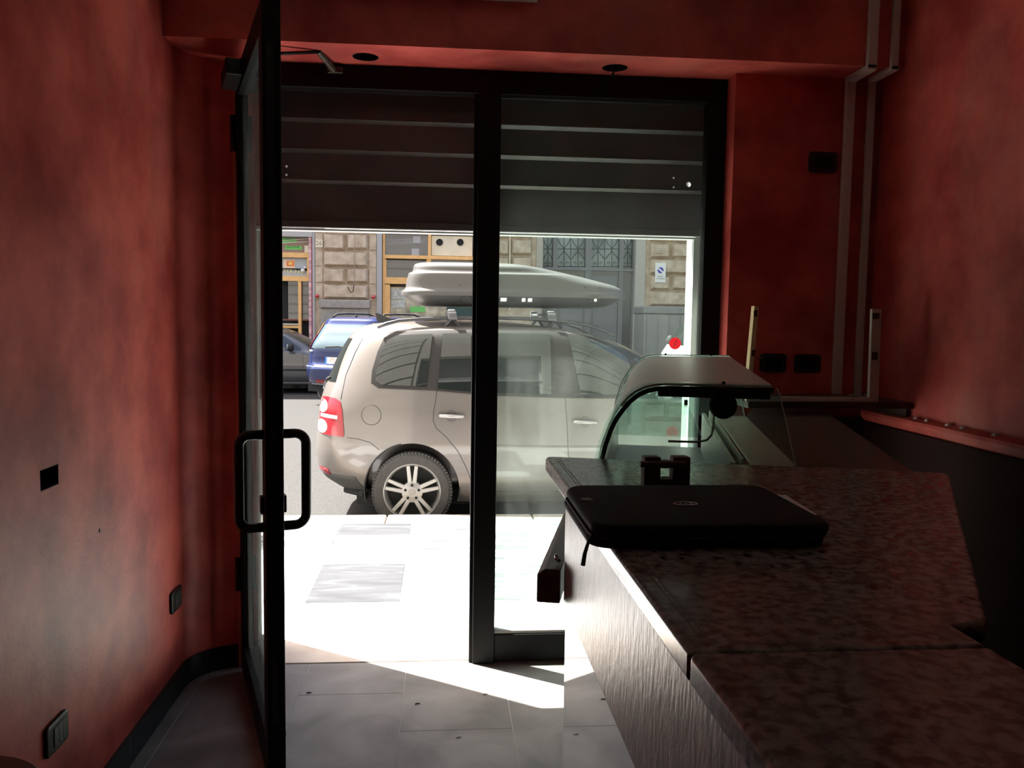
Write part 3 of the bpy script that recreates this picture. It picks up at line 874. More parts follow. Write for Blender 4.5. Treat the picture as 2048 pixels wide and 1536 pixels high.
MB().lathe([(0, 0), (0.004, 0), (0.004, 0.004), (0, 0.004)], (-1.060, 2.300, 1.062), (1, 0, 0), 12).build('screw', MATS['aged_metal'], jb)
MB().lathe([(0, 0), (0.004, 0), (0.004, 0.004), (0, 0.004)], (-1.060, 2.217, 1.062), (1, 0, 0), 12).build('screw', MATS['aged_metal'], jb)
wp = MB().lathe([(0, 0), (0.0065, 0), (0.0065, 0.003), (0.003, 0.0045), (0.002, 0.003), (0, 0.003)], (-1.0305, 2.57, 0.838), (1, 0, 0), 14).build('wall_plug', WHITEP)
tag(wp, 'tiny white plastic plug in the red wall', 'wall plug')
# ---- spotlight holes in the soffit
for i, (x, y) in enumerate(DL):
    t = empty('spotlight_hole', (x, y, 2.51))
    tag(t, ['empty round spotlight hole in the soffit nearest the door', 'empty round spotlight hole in the soffit with a wire hanging out'][i], 'spotlight hole')
    MB().lathe([(0.0515, 0.004), (0.0515, -0.001), (0.054, -0.001), (0.054, 0.0), (0.0525, 0.0)], (x, y, 2.5145), (0, 0, 1), 32, closed_profile=True).build('rim', mat('plaster_rim', (0.42, 0.12, 0.1), 0.7) if 'plaster_rim' not in MATS else MATS['plaster_rim'], t)
    MB().lathe([(0.0512, 0.0), (0.0505, 0.0), (0.0505, 0.085), (0, 0.086)][1:] if False else [(0, 0.088), (0.0513, 0.088), (0.0513, 0.0), (0.0505, 0.0), (0.0505, 0.085), (0, 0.085)], (x, y, 2.5155), (0, 0, 1), 28).build('cavity', BLACKM2, t)
    if i == 1:
        MB().tube([(x - .012, y, 2.56), (x - .010, y, 2.52), (x - .004, y + .004, 2.495), (x - .012, y, 2.484)], 0.0045, 8).build('wire', BLACKP, t, smooth=True)
# ---- ventilation unit on the beam
vent = empty('air_unit', (0.0, 3.19, 2.68))
tag(vent, 'white louvred air unit mounted high on the red beam', 'air conditioner')
VX0, VX1, VY0, VY1, VZ0 = -0.70, 0.35, 3.10, 3.234, 2.69
MB().box(VX0, VX1, VY0 + .03, VY1, VZ0 + .02, 3.0).build('casing', WHITEP, vent, bevel=0.006)
m = MB()
m.box(VX0, VX1, VY0 + .028, VY0 + .036, VZ0 + .005, VZ0 + .02); m.box(VX0, VX1, VY1 - .01, VY1 - .001, VZ0 + .005, VZ0 + .02)
m.box(VX0, VX0 + .01, VY0 + .036, VY1 - .01, VZ0 + .005, VZ0 + .02); m.box(VX1 - .01, VX1, VY0 + .036, VY1 - .01, VZ0 + .005, VZ0 + .02)
m.build('outlet_frame', WHITEP, vent)
for k in range(4):
    y = VY0 + .05 + .018 * k
    MB().box(VX0 + .01, VX1 - .035, y, y + .004, VZ0 + .006, VZ0 + .02).build('louvre', mat('louvre_grey', (0.3, 0.29, 0.27), 0.5) if 'louvre_grey' not in MATS else MATS['louvre_grey'], vent)
# ---- round table at the near left
tb = empty('bar_stool', (-0.862, 1.448, 0))
tag(tb, 'round brown stool seat at the bottom left corner against the red wall', 'stool')
cx, cy, rr = -0.862, 1.448, 0.162
MB().lathe([(0, 0), (rr - .01, 0), (rr, 0.006), (rr, 0.018), (rr - .006, 0.024), (0, 0.024)], (cx, cy, 0.626), (0, 0, 1), 64).build('seat', mat('seat_brown', (0.16, 0.10, 0.085), 0.4), tb)
sharp_smooth(bpy.data.objects['seat'], 30)
MB().lathe([(0.025, 0), (0.025, 0.60)], (cx, cy, 0.026), (0, 0, 1), 20).build('column', BLACKP, tb, smooth=False)
MB().lathe([(0, 0), (0.15, 0), (0.15, 0.012), (0.03, 0.03), (0, 0.03)], (cx, cy, 0.0), (0, 0, 1), 40).build('base', BLACKP, tb)
# ---- bits on the floor
for i, (pxx, pyy) in enumerate([(618, 1387), (835, 1409), (1196, 1401), (917, 1476), (970, 1390)]):
    p = atz(pxx, pyy, 0)
    m = MB().tube([(p.x - .010, p.y - .002, .003), (p.x, p.y + .002, .004), (p.x + .010, p.y + .001, .003)], [0.002, 0.0028, 0.0015], 6)
    if i != 2:
        tag(m.build('floor_crumb', BLACKP if i in (0, 1) else WHITEP), ['dark twig on the floor near the threshold', 'dark crumb in the middle of the tiled floor', '', 'pale crumb on the floor nearest the camera', 'pale crumb at the edge of the sun patch'][i], 'debris')

# ================================================================== CARS
def pchip(tab):
    xs = np.array([p[0] for p in tab], float); ys = np.array([p[1] for p in tab], float)
    h = np.diff(xs); d = np.diff(ys) / h
    m = np.zeros(len(xs))
    m[0], m[-1] = d[0], d[-1]
    for i in range(1, len(xs) - 1):
        m[i] = 0 if d[i - 1] * d[i] <= 0 else 2 * d[i - 1] * d[i] / (d[i - 1] + d[i])
    def f(x):
        x = min(max(x, xs[0]), xs[-1])
        i = min(int(np.searchsorted(xs, x, 'right')) - 1, len(h) - 1)
        t = (x - xs[i]) / h[i]
        return float((2 * t**3 - 3 * t**2 + 1) * ys[i] + (t**3 - 2 * t**2 + t) * h[i] * m[i] + (-2 * t**3 + 3 * t**2) * ys[i + 1] + (t**3 - t**2) * h[i] * m[i + 1])
    return f
class Hull:       # a body given by plan outlines stacked over height
    def __init__(self, xr, xf, wd, xm, nr, nf):
        self.xr, self.xf, self.w = pchip(xr), pchip(xf), pchip(wd)
        self.xm, self.nr, self.nf = xm, nr, nf
    def y(self, x, z):
        xm = min(max(self.xm, self.xr(z) + .05), self.xf(z) - .05)
        if x >= xm: t, n = (x - xm) / (self.xf(z) - xm), self.nf
        else: t, n = (xm - x) / (xm - self.xr(z)), self.nr
        t = min(t, 1.0)
        return self.w(z) * (1 - t**n) ** (1 / n)
    def xrear(self, y, z):
        xm = min(max(self.xm, self.xr(z) + .05), self.xf(z) - .05)
        t = min(abs(y) / self.w(z), 1.0)
        return xm - (xm - self.xr(z)) * (1 - t**self.nr) ** (1 / self.nr)
    def ring(self, z, n=96, grow=0.0):
        xm = min(max(self.xm, self.xr(z) + .05), self.xf(z) - .05)
        A = np.linspace(0, 2 * np.pi, 1441)
        c, s = np.cos(A), np.sin(A)
        e = np.where(c >= 0, self.nf, self.nr)
        L = np.where(c >= 0, self.xf(z) - xm, xm - self.xr(z)) + grow
        X = xm + np.sign(c) * np.abs(c) ** (2 / e) * L
        Y = np.sign(s) * np.abs(s) ** (2 / e) * (self.w(z) + grow)
        ds = np.r_[0, np.cumsum(np.hypot(np.diff(X), np.diff(Y)))]
        t = np.linspace(0, ds[-1], n + 1)[:-1]
        return [(float(a), float(b), z) for a, b in zip(np.interp(t, ds, X), np.interp(t, ds, Y))]
    def mesh(self, zs, n=96, grow=0.0):
        m = MB(); vs = []
        for z in zs: vs += self.ring(z, n, grow)
        fs = [tuple(range(n - 1, -1, -1)), tuple((len(zs) - 1) * n + i for i in range(n))]
        for k in range(len(zs) - 1):
            fs += [(k * n + i, k * n + (i + 1) % n, (k + 1) * n + (i + 1) % n, (k + 1) * n + i) for i in range(n)]
        return m.add(vs, fs)
    def patch(self, poly, mode, side, off, name, material, parent, cuts=3, thick=0.0):
        bm = bmesh.new()
        vs = [bm.verts.new((a, 0, b)) for a, b in poly]
        bm.faces.new(vs)
        bmesh.ops.triangulate(bm, faces=bm.faces)
        for _ in range(cuts + 2):
            es = [e for e in bm.edges if e.calc_length() > 0.045]
            if not es: break
            bmesh.ops.subdivide_edges(bm, edges=es, cuts=1)
            bmesh.ops.triangulate(bm, faces=bm.faces)
        for v in bm.verts:
            a, b = v.co.x, v.co.z
            if mode == 'side': v.co = (a, side * (self.y(a, b) + off), b)
            else: v.co = (self.xrear(a, b) - off, a, b)
        bmesh.ops.recalc_face_normals(bm, faces=bm.faces)
        f0 = next(iter(bm.faces))
        bm.normal_update()
        tot = sum((f.normal for f in bm.faces), Vector())
        want = Vector((0, side, 0)) if mode == 'side' else Vector((-1, 0, 0))
        if tot.dot(want) < 0: bmesh.ops.reverse_faces(bm, faces=bm.faces)
        me = bpy.data.meshes.new(name)
        bm.to_mesh(me); bm.free()
        o = finish(name, me, material, parent, smooth=True, local=True)
        sd = o.modifiers.new('solid', 'SOLIDIFY'); sd.thickness = max(thick, 0.002); sd.offset = -1
        es = o.modifiers.new('split', 'EDGE_SPLIT'); es.split_angle = math.radians(50)
        return o
    def line(self, pts, mode, side, wd, name, material, parent, off=0.0025):
        path = []
        for i in range(len(pts) - 1):
            (a0, b0), (a1, b1) = pts[i], pts[i + 1]
            n = max(2, int(math.hypot(a1 - a0, b1 - b0) / 0.04))
            for k in range(n):
                path.append((a0 + (a1 - a0) * k / n, b0 + (b1 - b0) * k / n))
        path.append(pts[-1])
        P = []
        for a, b in path:
            P.append((a, side * (self.y(a, b) + off - wd / 2), b) if mode == 'side' else (self.xrear(a, b) - off + wd / 2, a, b))
        return MB().tube(P, wd / 2, 6).build(name, material, parent, smooth=True, local=True)
def zlist(a, b, n): return [a + (b - a) * i / (n - 1) for i in range(n)]

TYRE = mat('tyre_rubber', (0.035, 0.033, 0.031), 0.7, var=0.2, scale=30)
ALLOY = mat('alloy', (0.3, 0.295, 0.28), 0.35, 0.6)
DARKM = mat('dark_undersides', (0.012, 0.012, 0.012), 0.8)
CARGL = mat('tinted_car_glass', (0.012, 0.015, 0.014), 0.02, 0.0, 0.5)
CARGL.node_tree.nodes['Principled BSDF'].inputs['IOR'].default_value = 1.75
TRIMG = mat('grey_window_trim', (0.022, 0.020, 0.019), 0.5, spec=0.25)
GAP = mat('panel_gap', (0.02, 0.02, 0.02), 0.7)
REDL = mat('red_lamp', (0.22, 0.006, 0.014), 0.15, coat=0.5)
CLEARL = mat('clear_lamp', (0.4, 0.3, 0.3), 0.1, coat=1.0)
AMBER = mat('amber_lamp', (0.9, 0.35, 0.05), 0.12, coat=1.0)
def wheel(parent, cx, cy, cz, R, wd, side, rim=True):
    t = MB().lathe([(R * .70, -wd / 2), (R * .90, -wd / 2 - .004), (R * .965, -wd / 2 + .012), (R, -wd / 2 + .035), (R, wd / 2 - .035), (R * .965, wd / 2 - .012), (R * .90, wd / 2 + .004), (R * .70, wd / 2)], (cx, cy, cz), (0, 1, 0), 64, closed_profile=True)
    w_ = sharp_smooth(t.build('tyre', TYRE, parent, local=True), 35)
    # tread blocks on the shoulder
    tr = MB()
    for k in range(72):
        a = 2 * math.pi * k / 72
        da = 0.028
        y = cy + side * (wd / 2 - .02)
        q = [(R * .955, a - da), (R * 1.004, a - da), (R * 1.004, a + da), (R * .955, a + da)]
        tr.hexa([(cx + r * math.cos(b), y - .012, cz + r * math.sin(b)) for r, b in q], [(cx + r * math.cos(b), y + .012, cz + r * math.sin(b)) for r, b in q])
    x_ = tr.build('tread', TYRE, w_, local=True); x_['kind'] = 'stuff'
    if not rim: return w_
    yo = cy + side * wd / 2
    rm = MB().lathe([(R * .70, -.012), (R * .715, .0), (R * .69, .004), (R * .655, -.01), (R * .62, -.09), (R * .60, -.16), (R * .68, -.16)], (cx, yo, cz), (0, side, 0), 64, closed_profile=True)
    r_ = sharp_smooth(rm.build('rim', ALLOY, parent, local=True), 35)
    MB().lathe([(0, -.10), (R * .63, -.10), (R * .63, -.13), (0, -.13)], (cx, yo, cz), (0, side, 0), 40).build('brake_disc', DARKM, r_, local=True)
    for k in range(5):
        a = math.pi / 2 + 2 * math.pi * k / 5
        for e in (-1, 1):
            r0, r1 = R * .16, R * .675
            c0, c1 = a + e * .30, a + e * .155
            h0, h1 = .018, .0145
            def P(r, c, h, d):
                ur, ut = Vector((math.cos(c), 0, math.sin(c))), Vector((-math.sin(c), 0, math.cos(c)))
                return Vector((cx, yo - side * d, cz)) + ur * r + ut * h
            m = MB().hexa([P(r0, c0, -h0, .035), P(r1, c1, -h1, .035), P(r1, c1, h1, .035), P(r0, c0, h0, .035)], [P(r0, c0, -h0, .006), P(r1, c1, -h1, -.001), P(r1, c1, h1, -.001), P(r0, c0, h0, .006)])
            m.build('spoke', ALLOY, r_, bevel=0.005, local=True)
    MB().lathe([(0, -.04), (R * .27, -.04), (R * .26, -.006), (R * .12, .0), (0, .0)], (cx, yo, cz), (0, side, 0), 30).build('hub', ALLOY, r_, local=True)
    MB().lathe([(0, -.001), (R * .095, -.001), (R * .09, .004), (0, .005)], (cx, yo, cz), (0, side, 0), 24).build('hub_cap', mat('hub_cap_grey', (0.25, 0.24, 0.22), 0.4, 0.5) if 'hub_cap_grey' not in MATS else MATS['hub_cap_grey'], r_, local=True)
    for k in range(5):
        a = math.pi / 2 + 2 * math.pi * k / 5
        MB().lathe([(0, -.005), (.011, -.005), (.011, .004), (.006, .004), (.006, 0), (0, 0)], (cx + R * .175 * math.cos(a), yo, cz + R * .175 * math.sin(a)), (0, side, 0), 10).build('wheel_bolt', DARKM, r_, local=True)
    return w_

# ---------------------------------------------------------------- minivan by the kerb
van = empty('minivan', (-0.223, 7.37, -0.195))
tag(van, 'beige silver minivan parked at the kerb outside the shop door', 'car')
VP = mat('beige_silver_paint', (0.145, 0.129, 0.118), 0.32, 0.3, coat=0.6)
H = Hull(
    xr=[(.22, -.50), (.30, -.66), (.38, -.77), (.46, -.815), (.60, -.83), (.80, -.815), (.95, -.80), (1.05, -.775), (1.18, -.725), (1.33, -.66), (1.49, -.575), (1.56, -.52), (1.60, -.46), (1.635, -.33), (1.66, .10), (1.675, .40)],
    xf=[(.22, 3.2), (.40, 3.48), (.60, 3.54), (.75, 3.48), (.85, 3.3), (.95, 2.98), (1.02, 2.72), (1.08, 2.52), (1.2, 2.30), (1.30, 2.12), (1.44, 1.86), (1.5, 1.72), (1.57, 1.48), (1.61, 1.25), (1.64, 1.0), (1.66, .8), (1.675, .55)],
    wd=[(.22, .80), (.30, .86), (.5, .893), (.7, .90), (.9, .897), (1.02, .885), (1.1, .874), (1.3, .836), (1.5, .78), (1.57, .745), (1.60, .71), (1.63, .63), (1.655, .49), (1.675, .15)],
    xm=1.15, nr=4.2, nf=3.4)
body = H.mesh(zlist(.22, 1.0, 34) + zlist(1.02, 1.60, 34) + zlist(1.607, 1.675, 14), 128).build('body', VP, van, local=True)
cut = MB()
for x in (0.0, 2.678):
    cut.lathe([(0.372, 0), (0.372, 0.42)], (x, -0.95, 0.330), (0, 1, 0), 56)
    cut.lathe([(0.372, 0), (0.372, 0.42)], (x, 0.95, 0.330), (0, -1, 0), 56)
apply_bool(body, cut)
sharp_smooth(body, 40)
for x in (0.0, 2.678):
    for s in (-1, 1):
        a0 = [math.radians(t) for t in range(-14, 195, 8)]
        m = MB(); vs = []
        for t in a0:
            for (r, y) in ((.371, .868), (.371, .55), (.381, .55), (.381, .868)):
                vs.append((x + r * math.cos(t), s * y, .330 + r * math.sin(t)))
        n = len(a0)
        fs = [(4 * i + j, 4 * i + (j + 1) % 4, 4 * i + 4 + (j + 1) % 4, 4 * i + 4 + j) for i in range(n - 1) for j in range(4)] + [(0, 1, 2, 3), (4 * n - 1, 4 * n - 2, 4 * n - 3, 4 * n - 4)]
        m.add(vs, fs).build('arch_liner', DARKM, van, local=True)
        wheel(van, x, s * 0.79, 0.316, 0.316, 0.205, s)
MB().box(-.45, 3.2, -.70, .70, .18, .30).build('underbody', DARKM, van, local=True)
# lower grey bumper skirt and sill
m = MB()
zz_ = zlist(.285, .415, 6); n = 128
rings = [H.ring(z, n, .004) for z in zz_]
idx = [k for k in range(n) if rings[2][k][0] < -0.372]
vs = [rings[i][k] for i in range(6) for k in idx]
L = len(idx)
m.add(vs, [(i * L + j, i * L + j + 1, (i + 1) * L + j + 1, (i + 1) * L + j) for i in range(5) for j in range(L - 1)])
o = m.build('bumper_skirt', mat('bumper_grey', (0.04, 0.039, 0.037), 0.6), van, smooth=True, local=True)
sd = o.modifiers.new('s', 'SOLIDIFY'); sd.thickness = .004
m = MB()
zz_ = zlist(.41, .455, 3)
rings = [H.ring(z, n, .007) for z in zz_]
idx = [k for k in range(n) if rings[1][k][0] < -0.62]
vs = [rings[i][k] for i in range(3) for k in idx]; L = len(idx)
half = [j for j in range(L) if vs[j][1] < -.45]
for nm, sel in (('reflector', half), ('reflector', [j for j in range(L) if vs[j][1] > .45])):
    q = MB(); vv = [vs[i * L + j] for i in range(3) for j in sel]; K = len(sel)
    q.add(vv, [(i * K + j, i * K + j + 1, (i + 1) * K + j + 1, (i + 1) * K + j) for i in range(2) for j in range(K - 1)])
    o = q.build(nm, REDL, van, smooth=True, local=True)
    sd = o.modifiers.new('s', 'SOLIDIFY'); sd.thickness = .004
for s in (-1, 1):
    MB().tube([(-.55 + .0, s * .55, .27), (-.38, s * .72, .27)], .03, 8).build('mud_flap', DARKM, van, local=True)
    # window band, then each pane
    H.patch([(-.33, 1.165), (-.325, 1.26), (-.285, 1.41), (-.235, 1.525), (-.14, 1.575), (.16, 1.59), (.60, 1.60), (1.15, 1.592), (1.45, 1.55), (1.70, 1.465), (1.93, 1.36), (2.10, 1.26), (2.24, 1.145), (2.22, 1.07), (1.2, 1.068), (.6, 1.085), (.15, 1.12), (-.27, 1.13)], 'side', s, .008, 'window_trim', TRIMG, van, 4)
    H.patch([(-.295, 1.19), (-.29, 1.26), (-.255, 1.40), (-.21, 1.505), (-.135, 1.545), (.15, 1.562), (.105, 1.15), (-.25, 1.158)], 'side', s, .016, 'side_window', CARGL, van, 4)
    H.patch([(.232, 1.565), (.455, 1.572), (.455, 1.115), (.196, 1.135)], 'side', s, .016, 'side_window', CARGL, van, 4)
    H.patch([(.475, 1.572), (.66, 1.574), (1.09, 1.568), (1.09, 1.10), (.475, 1.113)], 'side', s, .016, 'side_window', CARGL, van, 4)
    H.patch([(1.235, 1.56), (1.42, 1.525), (1.62, 1.455), (1.72, 1.40), (1.80, 1.10), (1.33, 1.10)], 'side', s, .016, 'side_window', CARGL, van, 4)
    H.patch([(1.80, 1.385), (1.95, 1.31), (2.14, 1.15), (1.87, 1.10)], 'side', s, .016, 'side_window', CARGL, van, 3)
    H.line([(.19, 1.125), (.18, 1.05), (.163, .95), (.162, .88), (.185, .825), (.26, .76), (.36, .64), (.43, .50), (.475, .37), (.48, .30)], 'side', s, .006, 'door_gap', GAP, van)
    H.line([(1.195, 1.58), (1.19, 1.30), (1.205, 1.07), (1.23, .70), (1.25, .34)], 'side', s, .006, 'door_gap', GAP, van)
    H.line([(.475, .315), (1.25, .315), (2.25, .32)], 'side', s, .005, 'door_gap', GAP, van)
    H.line([(2.30, 1.06), (2.32, .80), (2.20, .62), (2.20, .33)], 'side', s, .006, 'door_gap', GAP, van)
    H.line([(-.52, .73), (-.43, .725), (-.33, .70), (-.262, .645)], 'side', s, .005, 'bumper_gap', GAP, van)
    H.line([(-.38, 1.58), (-.47, 1.40), (-.54, 1.22), (-.575, 1.03)], 'side', s, .006, 'tailgate_gap', GAP, van)
    H.line([(.50, .688), (.85, .685), (1.225, .683)], 'side', s, .014, 'rub_strip', VP, van, off=.006)
    H.line([(1.245, .683), (1.7, .683), (2.26, .685)], 'side', s, .014, 'rub_strip', VP, van, off=.006)
    for hx, hz in ((.205, .925), (1.265, .883)):
        yy = H.y(hx + .1, hz)
        MB().tube([(hx, s * (yy - .005), hz), (hx + .012, s * (yy + .024), hz), (hx + .10, s * (yy + .032), hz - .003), (hx + .185, s * (yy + .024), hz - .006), (hx + .20, s * (yy - .005), hz - .006)], [.011, .015, .016, .015, .011], 10).build('door_handle', mat('handle_chrome', (0.3, 0.285, 0.27), 0.25, 0.4, coat=1.0) if 'handle_chrome' not in MATS else MATS['handle_chrome'], van, smooth=True, local=True)
        c = [(hx + .10 + .045 * math.cos(t), s * (yy + .0015), hz - .003 + .048 * math.sin(t)) for t in [2 * math.pi * k / 28 for k in range(28)]]
        H.patch([(p[0], p[2]) for p in c], 'side', s, .002, 'handle_recess', mat('recess_beige', (0.10, 0.09, 0.085), 0.35, 0.3, coat=1.0) if 'recess_beige' not in MATS else MATS['recess_beige'], van, 1)
    # tail lamp wrapped round the corner
    tl = H.patch([(-.762, 1.03), (-.70, 1.04), (-.62, 1.035), (-.578, 1.01), (-.56, .93), (-.545, .76), (-.55, .735), (-.66, .735), (-.75, .74), (-.775, .85)], 'side', s, .005, 'tail_lamp', REDL, van, 5)
    for (zc, h) in ((.965, .055), (.80, .055)):
        H.patch([(-.745 + .055 * math.cos(t), zc + h * math.sin(t)) for t in [2 * math.pi * k / 20 for k in range(20)]], 'side', s, .008, 'lamp_lens', CLEARL, tl, 3)
    H.patch([(-.76, .875), (-.60, .87), (-.60, .90), (-.76, .905)], 'side', s, .008, 'turn_lamp', CLEARL, tl, 4)
    # roof rail
    P = []
    for x, z, yy in [(-.29, 1.602, .665), (-.22, 1.635, .655), (-.12, 1.662, .65), (.05, 1.677, .645), (.3, 1.69, .64), (.65, 1.695, .64), (1.0, 1.69, .64), (1.25, 1.672, .645), (1.42, 1.645, .65), (1.55, 1.605, .65), (1.64, 1.56, .655)]:
        P.append((x, s * yy, z))
    MB().tube(P, [.010, .016] + [.014] * 7 + [.014, .010], 10).build('roof_rail', mat('rail_dark', (0.03, 0.03, 0.032), 0.3) if 'rail_dark' not in MATS else MATS['rail_dark'], van, smooth=True, local=True)
    for x in (.30, 1.14):
        MB().tube([(x - .05, s * .64, 1.62), (x - .01, s * .64, 1.675), (x + .02, s * .64, 1.675), (x + .06, s * .64, 1.62)], .014, 8).build('rail_foot', MATS['rail_dark'], van, local=True)
    # door mirror
    mm = MB().lathe([(0, 0), (.06, .005), (.085, .03), (.088, .07), (.07, .10), (0, .115)], (1.93, s * 0.98, 1.13), (1, 0, 0), 24)
    mo = mm.build('door_mirror', VP, van, smooth=True, local=True)
    MB().tube([(1.96, s * .84, 1.09), (1.97, s * .93, 1.10)], .02, 8).build('mirror_arm', DARKM, mo, local=True)
fc = [(-.325 + .078 * math.cos(t), .918 + .078 * math.sin(t)) for t in [2 * math.pi * k / 40 for k in range(41)]]
H.line(fc, 'side', -1, .005, 'fuel_flap_gap', GAP, van)
# rear window, wiper, windscreen
H.patch([(-.60, 1.16), (-.48, 1.51), (.48, 1.51), (.60, 1.16)], 'rear', 1, .004, 'rear_window', CARGL, van, 5)
H.line([(-.05, 1.10), (-.3, 1.16), (-.5, 1.19)], 'rear', 1, .018, 'rear_wiper', DARKM, van, off=.02)
MB().lathe([(0, 0), (.055, 0), (.06, .02), (.03, .04), (0, .045)], (H.xr(1.08) - .002, 0, 1.08), (-1, 0, .2), 24).build('tailgate_emblem', CHROME, van, local=True)
ws = MB(); R_ = []
for z in zlist(1.09, 1.56, 14):
    rg = [p for p in H.ring(z, 160, .004) if p[0] > H.xm and abs(p[1]) < H.w(z) * .80]
    rg.sort(key=lambda p: p[1])
    R_.append([(np.interp(t, np.linspace(rg[0][1], rg[-1][1], 2), [rg[0][1], rg[-1][1]]), z) for t in np.linspace(rg[0][1], rg[-1][1], 15)])
vs = []
for row in R_:
    for y, z in row:
        xm = min(max(H.xm, H.xr(z) + .05), H.xf(z) - .05)
        t = min(abs(y) / H.w(z), .999)
        vs.append((xm + (H.xf(z) - xm) * (1 - t**H.nf) ** (1 / H.nf) + .006, y, z))
ws.add(vs, [(i * 15 + j, i * 15 + j + 1, (i + 1) * 15 + j + 1, (i + 1) * 15 + j) for i in range(13) for j in range(14)])
ws.build('windscreen', CARGL, van, smooth=True, local=True)
MB().hexa([(-.34, -.012, 1.64), (-.18, -.012, 1.652), (-.18, .012, 1.652), (-.34, .012, 1.64)], [(-.36, -.004, 1.72), (-.33, -.004, 1.72), (-.33, .004, 1.72), (-.36, .004, 1.72)]).build('aerial_fin', MATS['rail_dark'], van, local=True)
# cross bars
for x in (.31, 1.115):
    MB().box(x - .03, x + .03, -.70, .70, 1.715, 1.737).build('cross_bar', mat('bar_alu', (0.10, 0.10, 0.105), 0.5, 0.3) if 'bar_alu' not in MATS else MATS['bar_alu'], van, bevel=.006, local=True)
    for s in (-1, 1):
        MB().hexa([(x - .035, s * .615, 1.675), (x + .045, s * .615, 1.675), (x + .045, s * .685, 1.675), (x - .035, s * .685, 1.675)], [(x - .04, s * .58, 1.765), (x + .02, s * .58, 1.765), (x + .02, s * .68, 1.755), (x - .04, s * .68, 1.755)]).build('bar_clamp', MATS['bar_alu'], van, bevel=.01, local=True)

# ---------------------------------------------------------------- roof box
rbx = empty('roof_box', (-0.223, 7.16, -0.195 + 1.74))
tag(rbx, 'pale grey cargo box strapped on the roof of the beige minivan', 'roof box')
rbx_z = -1.74
BOXP = mat('grey_box_plastic', (0.066, 0.063, 0.06), 0.4)
BOXD = mat('dark_box_plastic', (0.03, 0.03, 0.029), 0.5)
# heights measured above the road; local z = height - 1.74
def hz(t): return [(a - 1.74, b) for a, b in t]
HB = Hull(xr=hz([(1.87, -.115), (1.90, -.115), (1.925, -.085), (1.99, -.072), (2.055, -.055), (2.066, -.028), (2.125, -.012), (2.145, .04), (2.155, .3)]),
          xf=hz([(1.87, 1.80), (1.90, 1.79), (1.95, 1.76), (1.98, 1.70), (2.01, 1.58), (2.06, 1.36), (2.10, 1.16), (2.13, .98), (2.145, .82), (2.155, .6)]),
          wd=hz([(1.87, .395), (1.90, .395), (1.93, .375), (2.045, .358), (2.056, .352), (2.066, .322), (2.115, .30), (2.14, .255), (2.15, .2), (2.155, .08)]), xm=.8, nr=6.0, nf=3.2)
sharp_smooth(HB.mesh(zlist(.13, .20, 8) + zlist(.21, .30, 10) + zlist(.305, .335, 12) + zlist(.34, .415, 24), 128).build('lid', BOXP, rbx, local=True), 50)
HL = Hull(xr=hz([(1.785, .08), (1.80, .02), (1.83, -.04), (1.87, -.095)]), xf=hz([(1.785, 1.50), (1.80, 1.62), (1.83, 1.70), (1.87, 1.775)]), wd=hz([(1.785, .25), (1.80, .31), (1.83, .35), (1.87, .385)]), xm=.8, nr=5.0, nf=3.4)
sharp_smooth(HL.mesh(zlist(.045, .13, 12), 96).build('base', BOXD, rbx, local=True), 50)
for x in (.42, 1.48):
    MB().hexa([(x - .03, -.385, .085), (x + .03, -.385, .085), (x + .03, -.34, .085), (x - .03, -.34, .085)], [(x - .045, -.395, .128), (x + .045, -.395, .128), (x + .045, -.36, .128), (x - .045, -.36, .128)]).build('latch', DARKM, rbx, bevel=.004, local=True)
    MB().lathe([(0, 0), (.013, 0), (.013, .004), (0, .004)], (x, -.393, .112), (0, -1, 0), 16).build('lock', CHROME, rbx, local=True)
for x, wv, mt_ in ((.70, .05, 'white_print'), (.765, .07, 'sticker_black'), (.875, .03, 'white_print'), (.925, .035, 'white_print')):
    if mt_ not in MATS: mat(mt_, (0.85, 0.85, 0.85) if mt_ == 'white_print' else (0.02, 0.02, 0.02), 0.4)
    z0 = .09
    HL.patch([(x, z0), (x + wv, z0), (x + wv, z0 + .028), (x, z0 + .028)], 'side', -1, .002, 'sticker', MATS[mt_], rbx, 1)
for x in (.37, .50, 1.40, 1.53):
    MB().lathe([(0, 0), (.006, 0), (.006, .003), (0, .003)], (x, -(HB.y(x, .215) - .001), .215), (0, -1, 0), 10).build('rivet', DARKM, rbx, local=True)

# ---------------------------------------------------------------- blue SUV
suv = empty('blue_suv', (-1.93, 15.45, -0.195), math.radians(60))
tag(suv, 'dark blue off-road car seen from behind across the street', 'car')
BLUE = mat('blue_paint', (0.022, 0.032, 0.11), 0.2, 0.3, coat=1.0)
HS = Hull(xr=[(.38, .10), (.48, .0), (.70, -.03), (.80, .04), (.95, .05), (1.08, .06), (1.35, .20), (1.55, .33), (1.62, .36), (1.66, .50), (1.69, .9)],
          xf=[(.38, 4.3), (.6, 4.5), (.85, 4.4), (.98, 3.9), (1.06, 3.2), (1.2, 2.95), (1.45, 2.5), (1.58, 2.2), (1.66, 1.8), (1.69, 1.5)],
          wd=[(.38, .83), (.55, .885), (.8, .89), (1.0, .87), (1.1, .85), (1.4, .74), (1.58, .68), (1.64, .62), (1.67, .5), (1.69, .2)], xm=2.0, nr=7.0, nf=4.0)
sharp_smooth(HS.mesh(zlist(.38, 1.69, 60), 96).build('body', BLUE, suv, local=True), 40)
HS.patch([(-.64, 1.08), (-.51, 1.53), (.51, 1.53), (.64, 1.08)], 'rear', 1, .006, 'rear_window', mat('suv_glass', (0.07, 0.10, 0.11), 0.03, 0.0, 0.5), suv, 5)
HS.line([(.30, 1.11), (.0, 1.13), (-.25, 1.10)], 'rear', 1, .02, 'rear_wiper', DARKM, suv, off=.02)
